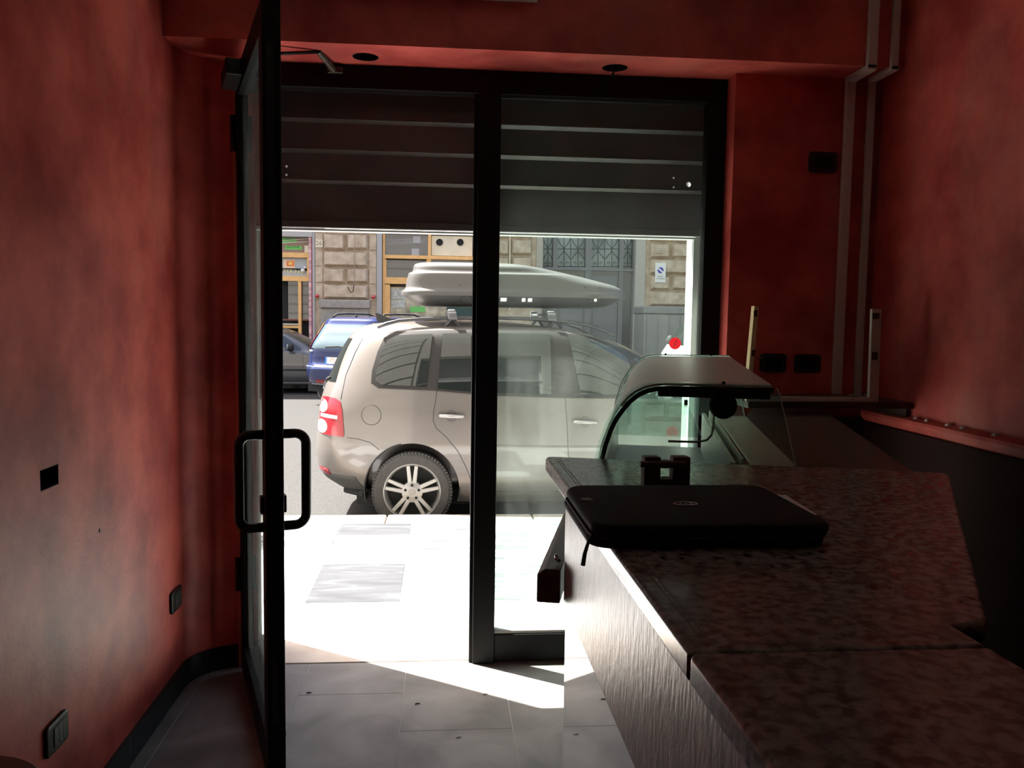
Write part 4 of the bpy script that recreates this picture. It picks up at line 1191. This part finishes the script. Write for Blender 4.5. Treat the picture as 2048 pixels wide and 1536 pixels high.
for s in (-1, 1):
    HS.patch([(s * .80, 1.07), (s * .70, 1.07), (s * .61, 1.34), (s * .70, 1.34)], 'rear', 1, .02, 'tail_lamp', REDL, suv, 4)
    HS.patch([(s * .698, 1.345), (s * .608, 1.345), (s * .55, 1.56), (s * .63, 1.56)], 'rear', 1, .02, 'tail_lamp', AMBER, suv, 4)
    HS.patch([(s * .48, .42), (s * .26, .42), (s * .26, .50), (s * .48, .50)], 'rear', 1, .006, 'fog_lamp', REDL, suv, 3)
    HS.patch([(s * .83, .72), (s * .78, .72), (s * .78, .87), (s * .83, .87)], 'rear', 1, .008, 'bumper_corner', mat('pale_blue', (0.35, 0.45, 0.62), 0.3) if 'pale_blue' not in MATS else MATS['pale_blue'], suv, 3)
    MB().tube([(.62, s * .55, 1.66), (.75, s * .55, 1.72), (1.1, s * .55, 1.735), (1.8, s * .55, 1.73), (2.1, s * .55, 1.66)], .018, 8).build('roof_rail', DARKM, suv, smooth=True, local=True)
    wheel(suv, .85, s * .76, .335, .335, .22, s, rim=False)
    wheel(suv, 3.5, s * .76, .335, .335, .22, s, rim=False)
MB().box(.12, 4.2, -.75, .75, .26, .42).build('underbody', DARKM, suv, local=True)
HS.line([(-.80, .74), (-.4, .735), (.4, .735), (.80, .74)], 'rear', 1, .018, 'bumper_ledge', MATS['pale_blue'], suv, off=.01)
HS.line([(-.80, .41), (0, .405), (.80, .41)], 'rear', 1, .03, 'bumper_foot', mat('foot_grey', (0.25, 0.25, 0.24), 0.6), suv, off=.012)
pl = HS.patch([(.27, .80), (-.27, .80), (-.27, .925), (.27, .925)], 'rear', 1, .02, 'number_plate', mat('plate_white', (0.82, 0.82, 0.8), 0.5), suv, 3)
HS.patch([(.27, .802), (.235, .802), (.235, .923), (.27, .923)], 'rear', 1, .0225, 'plate_band', mat('plate_blue', (0.05, 0.22, 0.75), 0.5), pl, 2)
HS.patch([(.31, .94), (-.31, .94), (-.31, 1.00), (.31, 1.00)], 'rear', 1, .03, 'plate_garnish', BLUE, suv, 3)
HS.patch([(.78, 1.02), (.60, 1.02), (.60, 1.045), (.78, 1.045)], 'rear', 1, .008, 'name_badge', MATS['plate_white'], suv, 2)
xr_ = HS.xrear(0, .86) - .024
me_t = Matrix.Translation((xr_, .08, .863)) @ Matrix(((0, 0, -1, 0), (-1, 0, 0, 0), (0, 1, 0, 0), (0, 0, 0, 1)))
text_mesh('plate_letters', 'CU', 0.11, mat('plate_orange', (0.7, 0.25, 0.12), 0.5), me_t, pl, 0.001, local=True)
MB().lathe([(0, 0), (.02, 0), (.015, .04), (0, .05)], (.62, 0, 1.665), (-.2, 0, 1), 12).build('aerial', DARKM, suv, local=True)
bpy.data.objects['aerial'].location = (0, 0, 0)

# ---------------------------------------------------------------- grey car and white car
def plain_car(name, label, loc, rz, paint, length=4.1, height=1.45, zs=1.0, van=False):
    c = empty(name, loc, rz)
    c.scale = (1, 1, zs)
    tag(c, label, 'car')
    k = length / 4.1
    hh = Hull(xr=[(.2, .2), (.4, .03), (.6, .0), (.85, .06), (.95, .12), (1.2, .38), (1.38, .75), (1.43, 1.0), (height, 1.3)],
              xf=[(.2, 3.95), (.5, 4.05), (.8, 4.02), (.95, 3.92), (1.1, 3.80), (1.3, 3.58), (1.4, 3.38), (1.43, 3.15), (height, 2.8)] if van else [(.2, 3.95), (.45, 4.1 * k), (.65, 4.05 * k), (.78, 3.8), (.88, 3.3), (.95, 3.0), (1.1, 2.75), (1.3, 2.35), (1.4, 2.05), (1.43, 1.85), (height, 1.6)],
              wd=[(.2, .78), (.35, .84), (.6, .86), (.85, .85), (.95, .82), (1.25, .70), (1.38, .63), (1.43, .5), (height, .2)], xm=1.8, nr=4.5, nf=4.0)
    sharp_smooth(hh.mesh(zlist(.2, height, 50), 80).build('body', paint, c, local=True), 40)
    for s in (-1, 1):
        hh.patch([(.75, .96), (.98, 1.30), (1.25, 1.36), (1.62, 1.37), (1.62, .94)], 'side', s, .005, 'side_window', CARGL, c, 4)
        hh.patch([(1.70, .94), (1.70, 1.37), (2.95, 1.36), (3.25, 1.25), (3.5, .97), (3.5, .93)] if van else [(1.70, .94), (1.70, 1.37), (1.95, 1.34), (2.25, 1.23), (2.62, .97), (2.62, .93)], 'side', s, .005, 'side_window', CARGL, c, 4)
        hh.line([(1.66, 1.38), (1.66, .6), (1.68, .28)], 'side', s, .008, 'door_gap', GAP, c)
        hh.line([(2.66, .94), (2.66, .5), (2.6, .28)], 'side', s, .008, 'door_gap', GAP, c)
        hh.line([(.9, .52), (2.6, .52), (3.0, .52)], 'side', s, .05, 'rub_strip', DARKM, c, off=.015)
        hh.line([(1.0, .24), (2.0, .235), (2.9, .24)], 'side', s, .02, 'sill_trim', MATS['foot_grey'], c, off=.008)
        mo = MB().lathe([(0, 0), (.06, .01), (.085, .05), (.08, .10), (.04, .13), (0, .135)], (3.55 if van else 2.36, s * .97, 1.0), (1, 0, 0), 20).build('door_mirror', DARKM, c, smooth=True, local=True)
        MB().lathe([(0, 0), (.07, 0), (.07, .004), (0, .004)], (3.558 if van else 2.368, s * .97, 1.0), (-1, 0, 0), 20).build('mirror_glass', CHROME, mo, local=True)
        for x in (.75, 3.3):
            wheel(c, x, s * .74, .3, .3, .19, s, rim=False)
    fr = MB(); rows = []
    for z in zlist(.97, 1.38, 8):
        xm = min(max(hh.xm, hh.xr(z) + .05), hh.xf(z) - .05)
        for y in np.linspace(-.78, .78, 13):
            y = y * hh.w(z); t = min(abs(y) / hh.w(z), .999)
            rows.append((xm + (hh.xf(z) - xm) * (1 - t**hh.nf) ** (1 / hh.nf) + .006, y, z))
    fr.add(rows, [(i * 13 + j, i * 13 + j + 1, (i + 1) * 13 + j + 1, (i + 1) * 13 + j) for i in range(7) for j in range(12)])
    fr.build('windscreen', CARGL, c, smooth=True, local=True)
    return c
plain_car('hatchback', 'dark grey hatchback parked behind the blue car', (-5.62, 18.9, -0.195), 0.0, mat('grey_paint', (0.07, 0.07, 0.072), 0.3, 0.3, coat=1.0))
plain_car('delivery_van', 'white van at the right edge of the shop window', (8.05, 14.9, -0.195), math.pi + 0.06, mat('white_paint', (0.5, 0.51, 0.53), 0.25, coat=1.0), zs=1.30, van=True)

# ---------------------------------------------------------------- waste container
FY = 22.5
bn = empty('waste_container', (5.2, 19.9, -0.08))
tag(bn, 'grey metal waste container standing before the stone pilaster', 'waste container')
BIN = mat('container_grey', (0.19, 0.185, 0.178), 0.5, 0.2, var=0.12, scale=4)
a, b = at(1288, 620, 19.5), at(1371, 620, 19.5)
bx0, bx1 = a.x, b.x
zt = at(1330, 613, 19.5).z
MB().box(bx0, bx1, 19.5, 20.5, 0.05, zt - .18).build('body', BIN, bn, bevel=.02)
MB().box(bx0 - .02, bx1 + .02, 19.47, 20.53, zt - .18, zt).build('lid', BIN, bn, bevel=.03)
for k in range(4):
    x = bx0 + .08 + (bx1 - bx0 - .2) * k / 3
    MB().box(x, x + .04, 19.475, 19.5, 0.15, zt - .22).build('rib', BIN, bn)
for x in (bx0 + .12, bx1 - .12):
    for y in (19.65, 20.35):
        MB().lathe([(.08, -.03), (.08, .03)], (x, y, 0.005), (1, 0, 0), 16).build('castor', DARKM, bn)

# ================================================================== BUILDING ACROSS THE STREET
bl = empty('stone_building', (1.5, FY, -0.08))
tag(bl, 'stone-fronted building with shops across the street', 'building')
STONE = ramp_mat('tan_stone', [(0.3, (0.42, 0.31, 0.215)), (0.6, (0.57, 0.445, 0.325)), (0.8, (0.67, 0.54, 0.41))], 6, 0.8)
STONED = mat('grey_base_stone', (0.32, 0.285, 0.245), 0.6, var=0.15, scale=8)
PLAST = mat('facade_plaster', (0.33, 0.29, 0.25), 0.8, var=0.1, scale=2)
ORANGE = mat('orange_wood', (0.78, 0.43, 0.15), 0.45, var=0.1, scale=8)
GREYPOST = mat('grey_post', (0.38, 0.37, 0.365), 0.5)
SHOPGL = mat('shop_glass_far', (0.09, 0.085, 0.08), 0.03, 0.0, 1.0)
DARKIN = mat('dark_interior', (0.012, 0.011, 0.01), 0.8)
CREAM = mat('cream_panel', (0.74, 0.64, 0.46), 0.6, var=0.08, scale=3)
def R4(px0, px1, py0, py1, Y=FY):
    a, b = at(px0, (py0 + py1) / 2, Y), at(px1, (py0 + py1) / 2, Y)
    t, c = at((px0 + px1) / 2, py0, Y), at((px0 + px1) / 2, py1, Y)
    return a.x, b.x, c.z, t.z
def fbox(px0, px1, py0, py1, out, dep, name, mt_, parent=bl, bevel=0.0, zb=None, ztop=None):
    x0, x1, z0, z1 = R4(px0, px1, py0, py1)
    if zb is not None: z0 = zb
    if ztop is not None: z1 = ztop
    return MB().box(x0, x1, FY - out, FY + dep, z0, z1).build(name, mt_, parent, bevel=bevel)
# upper storeys and back wall
xa, xb = at(560, 500, FY).x, at(1420, 500, FY).x
MB().box(-40, 45, FY + .35, FY + .8, -0.08, 16).build('back_wall', PLAST, bl)
MB().box(-40, 45, FY - .02, FY + .35, 4.6, 16).build('upper_wall', PLAST, bl)
MB().box(-40, xa - 3, FY, FY + .35, -0.08, 4.6).build('side_wall', PLAST, bl)
MB().box(at(1400, 500, FY).x, 45, FY, FY + .35, -0.08, 4.6).build('side_wall', PLAST, bl)
for k in range(9):           # upper windows
    for z in (6.0, 10.0):
        x = -14 + 4 * k
        wn = MB().box(x, x + 1.2, FY - .06, FY, z, z + 2.1).build('upper_window', STONE, bl)
        MB().box(x + .12, x + 1.08, FY - .075, FY - .05, z + .12, z + 1.98).build('pane', SHOPGL, wn)
def stone(px0, px1, py0, py1, parent, out=.14, inset=.065):
    x0, x1, z0, z1 = R4(px0, px1, py0, py1)
    y0, y1 = FY - .10, FY - .10 - out
    m = MB()
    m.hexa([(x0, y0, z0), (x1, y0, z0), (x1, y0 + .05, z0), (x0, y0 + .05, z0)], [(x0, y0, z1), (x1, y0, z1), (x1, y0 + .05, z1), (x0, y0 + .05, z1)])
    m = MB()
    i = inset
    m.add([(x0, y0, z0), (x1, y0, z0), (x1, y0, z1), (x0, y0, z1), (x0 + i, y1, z0 + i), (x1 - i, y1, z0 + i), (x1 - i, y1, z1 - i), (x0 + i, y1, z1 - i)],
          [(4, 5, 6, 7), (0, 1, 5, 4), (1, 2, 6, 5), (2, 3, 7, 6), (3, 0, 4, 7), (3, 2, 1, 0)])
    return m.build('stone', STONE, parent)
def flat(px0, px1, py0, py1, parent, name='stone'):
    x0, x1, z0, z1 = R4(px0, px1, py0, py1)
    return MB().box(x0, x1, FY - .13, FY - .09, z0 + .012, z1 - .012).build(name, STONE, parent)
# ---- pilaster 1
p1 = fbox(631, 754, 400, 700, .095, .35, 'pilaster', STONE, zb=-.08, ztop=4.6)
for (y0, y1, split) in ((434, 466.5, False), (468, 501.5, True), (502.6, 535, False), (536, 567.5, True), (568.5, 599, False)):
    if split:
        stone(648, 692, y0, y1, p1); stone(694, 738, y0, y1, p1)
    else: stone(648, 738, y0, y1, p1)
for y0, y1 in ((436, 466), (466.5, 498.5), (499.5, 532.5), (533.5, 565.5), (566.5, 599)):
    flat(632, 646.5, y0, y1, p1)
    flat(739.5, 753.5, y0 + 3, y1 + 3, p1)
x0, x1, z0, z1 = R4(641, 742, 600, 617)
MB().box(x0, x1, FY - .30, FY - .09, z0, z1).build('base_course', STONED, p1, bevel=.03)
MB().box(x0 + .04, x1 - .04, FY - .22, FY - .09, -.08, z0).build('base_block', STONED, p1, bevel=.01)
x0, x1, z0, z1 = R4(632, 647, 480, 495)
npl = MB().box(x0 + .01, x1, FY - .155, FY - .131, z0, z1).build('house_number', mat('number_tile', (0.75, 0.66, 0.5), 0.5), p1)
npl['label'] = 'cream house number tile'
text_mesh('digits', '26', .17, mat('digit_brown', (0.28, 0.2, 0.14), 0.6), facing_minus_y(((x0 + x1) / 2, FY - .157, (z0 + z1) / 2)), p1, .002)
for px_, py_ in ((634.5, 592), (747, 594)):
    c = at(px_, py_, FY - .2)
    lb_ = MB().lathe([(0, -.055), (.035, -.045), (.055, 0), (.04, .04), (0, .055)], c, (0, -1, 0), 16).build('red_lamp', mat('lamp_red', (0.5, 0.02, 0.02), 0.2, coat=1) if 'lamp_red' not in MATS else MATS['lamp_red'], p1, smooth=True)
cb = [at(x, y, FY - .25) for x, y in ((695, 573), (698, 580), (702, 585), (706, 583), (708, 568))]
MB().tube(cb, .009, 6).build('cable', DARKIN, p1, smooth=True)
MB().tube([at(709.5, 470, FY - .26), at(708, 568, FY - .26)], .008, 6).build('cable', STONED, p1)
fbox(754.5, 764.5, 400, 700, .16, .1, 'corner_post', GREYPOST, zb=-.08, ztop=4.6)
fbox(626.5, 631, 400, 700, .14, .1, 'corner_post', GREYPOST, zb=-.08, ztop=4.6)
# ---- shop 1 (left): awning box, signs, orange joinery
s1 = fbox(540, 626.5, 400, 700, -.20, .34, 'shop_interior', DARKIN, zb=-.08, ztop=4.6)
fbox(540, 626, 452, 474, .16, .1, 'awning_box', mat('awning_grey', (0.42, 0.39, 0.36), 0.6), s1)
fbox(540, 619, 474, 505, -.12, .16, 'sign_board', mat('sign_brown', (0.34, 0.22, 0.17), 0.6), s1)
gs = MATS.get('sign_green') or mat('sign_green', (0.16, 0.55, 0.12), 0.5)
c = at(578, 479, FY + .11)
fbox(562, 592, 475.5, 484.5, -.105, .12, 'sign_strip', gs, s1)
fbox(568, 602, 491, 498.5, -.105, .12, 'sign_strip', gs, s1)
gd = mat('sign_dark_green', (0.05, 0.2, 0.05), 0.5)
text_mesh('sign_letters', 'CASEI', .10, gd, facing_minus_y((c.x, FY + .1, c.z)), s1, .004, xs=1.1)
c = at(584, 494, FY + .11)
text_mesh('sign_letters', 'CAZUNE', .09, gd, facing_minus_y((c.x, FY + .1, c.z)), s1, .004, xs=1.1)
for (ya, yb) in ((481.5, 477), (486.5, 483)):
    MB().tube([at(560, ya, FY + .1), at(618, yb, FY + .1)], .012, 6).build('sign_wire', WHITEP, s1)
fbox(609, 619, 491, 505, .0, .11, 'sign_corner', CREAM, s1)
fbox(540, 618.5, 505, 515, .05, .1, 'transom', ORANGE, s1)
fbox(540, 618.5, 552, 562, .05, .1, 'transom', ORANGE, s1)
fbox(614.7, 618.5, 515, 552, .05, .1, 'jamb', ORANGE, s1)
fbox(540, 614.7, 515.5, 536, -.08, .12, 'window_sign', mat('pale_sign', (0.40, 0.43, 0.44), 0.4), s1)
fbox(566, 589, 519.5, 536, -.06, .10, 'orange_sign', mat('sign_cream', (0.85, 0.6, 0.4), 0.5), s1)
fbox(572.5, 587.5, 521.5, 532, -.05, .07, 'orange_sign_field', mat('sign_orange', (0.75, 0.2, 0.04), 0.5), s1)
fbox(576, 584, 523.5, 529.5, -.045, .06, 'orange_sign_mark', mat('sign_yellow', (0.9, 0.5, 0.12), 0.5), s1)
fbox(540, 614.7, 536, 541, -.075, .12, 'dark_band', DARKIN, s1)
fbox(540, 614.7, 541, 552, -.08, .12, 'window_sign', MATS['pale_sign'], s1)
c = at(579, 543, FY + .06)
text_mesh('sign_letters', 'CATERING', .135, mat('letter_cream', (0.8, 0.72, 0.4), 0.5), facing_minus_y((c.x, FY + .06, c.z)), s1, .01, xs=1.15)
c = at(605.5, 541, FY + .03)
MB().lathe([(0, -.05), (.045, -.04), (.06, 0), (.045, .04), (0, .05)], c, (.2, -1, .4), 12).build('ornament', WHITEP, s1, smooth=True)
MB().lathe([(0, -.03), (.03, -.02), (.035, 0), (.03, .03), (0, .04)], c + Vector((.06, -.01, .08)), (0, -1, 0), 12).build('ornament', WHITEP, s1, smooth=True)
fbox(597, 603, 562, 700, .04, .08, 'door_post', ORANGE, s1, zb=-.08)
fbox(540, 597, 647, 649.5, .03, .06, 'guard_rail', CREAM, s1)
fbox(540, 597, 651, 656, .04, .08, 'door_rail', ORANGE, s1)
fbox(540, 618, 638, 641, -.02, .06, 'door_rail', mat('brown_rail', (0.2, 0.06, 0.03), 0.5), s1)
fbox(575, 597, 562, 640, -.1, .12, 'glass_pane', SHOPGL, s1)
fbox(603, 618, 562, 640, -.1, .12, 'glass_pane', SHOPGL, s1)
fbox(618.7, 624, 460, 700, .10, .1, 'pink_post', mat('pink_post', (0.62, 0.36, 0.36), 0.5, var=0.5, scale=9, stretch=(0.1, 0.1, 1)), s1, zb=-.08)
fbox(624, 626, 460, 700, .09, .1, 'red_edge', mat('dark_red', (0.3, 0.03, 0.06), 0.5), s1, zb=-.08)
# ---- shop 2: orange framed windows
s2 = fbox(764.5, 952, 400, 700, -.25, .34, 'shop_interior', mat('shop2_back', (0.10, 0.085, 0.075), 0.7), zb=-.08, ztop=4.6)
fbox(764.5, 952, 440, 468, .05, .2, 'lintel', PLAST, s2)
fbox(765.5, 770, 468, 700, .05, .1, 'jamb', ORANGE, s2, zb=-.08)
fbox(946, 950.5, 468, 700, .05, .1, 'jamb', ORANGE, s2, zb=-.08)
fbox(856, 862, 468, 560, .05, .1, 'mullion', ORANGE, s2)
fbox(770, 946, 511.6, 518.6, .06, .1, 'transom', ORANGE, s2)
fbox(770, 946, 556, 569, .06, .1, 'transom', ORANGE, s2)
fbox(770, 773, 518.6, 556, .04, .1, 'sash', ORANGE, s2); fbox(853, 856, 518.6, 556, .04, .1, 'sash', ORANGE, s2)
fbox(770, 856, 469, 511.6, -.05, .09, 'glass_pane', SHOPGL, s2)
fbox(773, 853, 520, 556, -.05, .09, 'glass_pane', SHOPGL, s2)
fbox(862, 946, 520, 556, -.05, .09, 'glass_pane', SHOPGL, s2)
cp = fbox(863, 945, 472, 511.6, -.02, .08, 'vent_panel', CREAM, s2)
for px_ in (879, 920.5):
    c = at(px_, 484.6, FY + .01)
    MB().lathe([(0, .0), (.078, .0), (.078, .02), (.09, .025), (.09, -.005), (0, -.005)], c, (0, -1, 0), 24).build('vent_hole', DARKIN, s2)
fbox(770, 780, 569, 700, .05, .1, 'sash', ORANGE, s2, zb=-.08)
fbox(780, 946, 575, 640, -.06, .1, 'poster_wall', mat('poster_wall', (0.42, 0.36, 0.25), 0.6, var=0.5, scale=5), s2)
fbox(782, 812, 577, 598, -.05, .1, 'poster', mat('poster_pale', (0.45, 0.45, 0.4), 0.6, var=0.3, scale=12), s2)
fbox(782, 810, 600, 616, -.05, .1, 'poster', MATS['poster_pale'], s2)
fbox(820, 850, 613, 624, -.04, .08, 'poster', mat('poster_green', (0.15, 0.5, 0.12), 0.6), s2)
fbox(893, 945, 613, 640, -.04, .08, 'poster', mat('poster_dark', (0.02, 0.06, 0.05), 0.6), s2)
for k in range(3):
    MB().tube([at(770, 489 - k * 5 + k, FY + .05), at(856, 484 - k * 4, FY + .05)], .010, 6).build('cable', GREYPOST, s2)
fbox(826, 841, 472, 486, -.03, .05, 'bracket', GREYPOST, s2); fbox(823, 838, 497, 512, -.03, .05, 'bracket', GREYPOST, s2)
# ---- pilaster 2
p2 = fbox(952, 1084, 400, 700, .095, .35, 'pilaster', STONE, zb=-.08, ztop=4.6)
for y0, y1 in ((445, 477), (478.5, 512), (514, 547), (549, 581), (583, 612)):
    stone(958, 1018.5, y0, y1, p2); stone(1021, 1064, y0, y1, p2)
fbox(1071, 1083.5, 400, 700, .16, 0, 'corner_post', mat('beige_post', (0.42, 0.36, 0.29), 0.7), p2, zb=-.08, ztop=4.6)
MB().tube([at(1019.8, 465, FY - .2), at(1019.8, 620, FY - .2)], .02, 8).build('downpipe', CREAM, p2)
# ---- entrance with wrought-iron grille
g = fbox(1084, 1268, 400, 700, -.25, .34, 'entrance_back', mat('entrance_back', (0.33, 0.36, 0.33), 0.6, var=0.5, scale=1.5), zb=-.08, ztop=4.6)
IRON = mat('iron', (0.035, 0.034, 0.033), 0.5)
GATE = mat('gate_grey', (0.15, 0.145, 0.14), 0.5)
for x0, x1 in ((1084, 1086), (1105, 1114), (1170, 1182), (1237.6, 1246), (1264, 1268)):
    fbox(x0, x1, 440, 700, .0, .12, 'gate_post', GATE, g, zb=-.08)
fbox(1084, 1268, 535.5, 541, .02, .12, 'gate_transom', GATE, g)
fbox(1084, 1268, 541, 700, -.06, .12, 'gate_panel', mat('gate_panel', (0.07, 0.068, 0.066), 0.3, spec=0.8), g, zb=-.08)
for x0, x1 in ((1120, 1165), (1186, 1234)):
    fbox(x0, x1, 552, 600, -.045, .06, 'door_panel', GATE, g)
    fbox(x0, x1, 606, 690, -.045, .06, 'door_panel', GATE, g)
def scroll(pts, nm='iron_scroll', r=.011):
    MB().tube([at(x, y, FY + .02) for x, y in pts], r, 5).build(nm, IRON, g, smooth=True)
def spiral(cx, cy, r, sgn):
    return [(cx + sgn * r * (1 - .08 * k) * math.cos(.55 * k), cy - r * (1 - .08 * k) * math.sin(.55 * k)) for k in range(11)]
for x0, x1, cols in ((1086, 1105, 1), (1114, 1170, 2), (1182, 1237.6, 2), (1246, 1264, 1)):
    w_ = (x1 - x0) / cols
    for c_ in range(cols):
        a, b = x0 + w_ * c_, x0 + w_ * (c_ + 1); m_ = (a + b) / 2
        scroll([(m_, 470), (m_, 534)], 'iron_bar'); scroll([(b - .6, 470), (b - .6, 534)], 'iron_bar')
        scroll([(a, 498), (b, 498)], 'iron_bar'); scroll([(a, 533), (b, 533)], 'iron_bar')
        for sg in (-1, 1):
            e = m_ + sg * w_ * .44
            scroll([(e, 478), (m_ + sg * w_ * .3, 487), (m_ + sg * w_ * .1, 493), (m_, 500), (m_ + sg * w_ * .1, 506), (m_ + sg * w_ * .3, 512), (e, 518)])
            scroll(spiral(m_ + sg * w_ * .2, 527, w_ * .13, sg), r=.009)
fbox(1268, 1287, 400, 700, .18, .1, 'door_surround', mat('beige_surround', (0.44, 0.39, 0.33), 0.7), g, zb=-.08, ztop=4.6)
# ---- pilaster 3
p3 = fbox(1287, 1400, 400, 700, .095, .35, 'pilaster', STONE, zb=-.08, ztop=4.6)
for (y0, y1, split) in ((455, 485, False), (486.5, 517.5, True), (518.5, 549.5, False), (551, 581, True), (582.5, 613, False)):
    if split: stone(1297, 1337, y0, y1, p3); stone(1339, 1379, y0, y1, p3)
    else: stone(1296, 1379, y0, y1, p3)
fbox(1296, 1379, 613, 700, .2, 0, 'base_block', STONED, p3, zb=-.08)
x0, x1, z0, z1 = R4(1304, 1320, 494, 508)
MB().box(x0, x1, FY - .275, FY - .238, z0, z1).build('house_number', STONE, p3)
text_mesh('digits', '30', .16, mat('digit_pale', (0.46, 0.4, 0.33), 0.6), facing_minus_y(((x0 + x1) / 2, FY - .278, (z0 + z1) / 2)), p3, .004)
x0, x1, z0, z1 = R4(1305.5, 1326, 527, 565.5)
sg = MB().box(x0, x1, FY - .27, FY - .245, z0, z1).build('parking_sign', mat('sign_white', (0.8, 0.76, 0.72), 0.5), p3)
sg['label'] = 'white no-parking plate with a blue disc'
cx_, cz_ = (x0 + x1) / 2, z1 - (z1 - z0) * .38
yS = FY - .272
MB().lathe([(0, 0), (.085, 0), (.085, .004), (0, .004)], (cx_, yS, cz_), (0, -1, 0), 28).build('sign_disc', mat('disc_blue', (0.08, 0.08, 0.38), 0.5), sg)
d = Vector((.075, 0, -.06)); nrm = Vector((.012, 0, .015))
MB().hexa([Vector((cx_, yS - .0045, cz_)) - d - nrm, Vector((cx_, yS - .0045, cz_)) + d - nrm, Vector((cx_, yS - .0045, cz_)) + d + nrm, Vector((cx_, yS - .0045, cz_)) - d + nrm],
          [Vector((cx_, yS - .006, cz_)) - d - nrm, Vector((cx_, yS - .006, cz_)) + d - nrm, Vector((cx_, yS - .006, cz_)) + d + nrm, Vector((cx_, yS - .006, cz_)) - d + nrm]).build('sign_bar', MATS['sign_white'], sg)
tm = mat('sign_text', (0.15, 0.14, 0.14), 0.6)
text_mesh('sign_letters', 'PASSO', .055, tm, facing_minus_y((cx_, yS - .001, z1 - (z1 - z0) * .70)), sg, .001)
text_mesh('sign_letters', 'CARRABILE', .05, tm, facing_minus_y((cx_, yS - .001, z1 - (z1 - z0) * .81)), sg, .001)
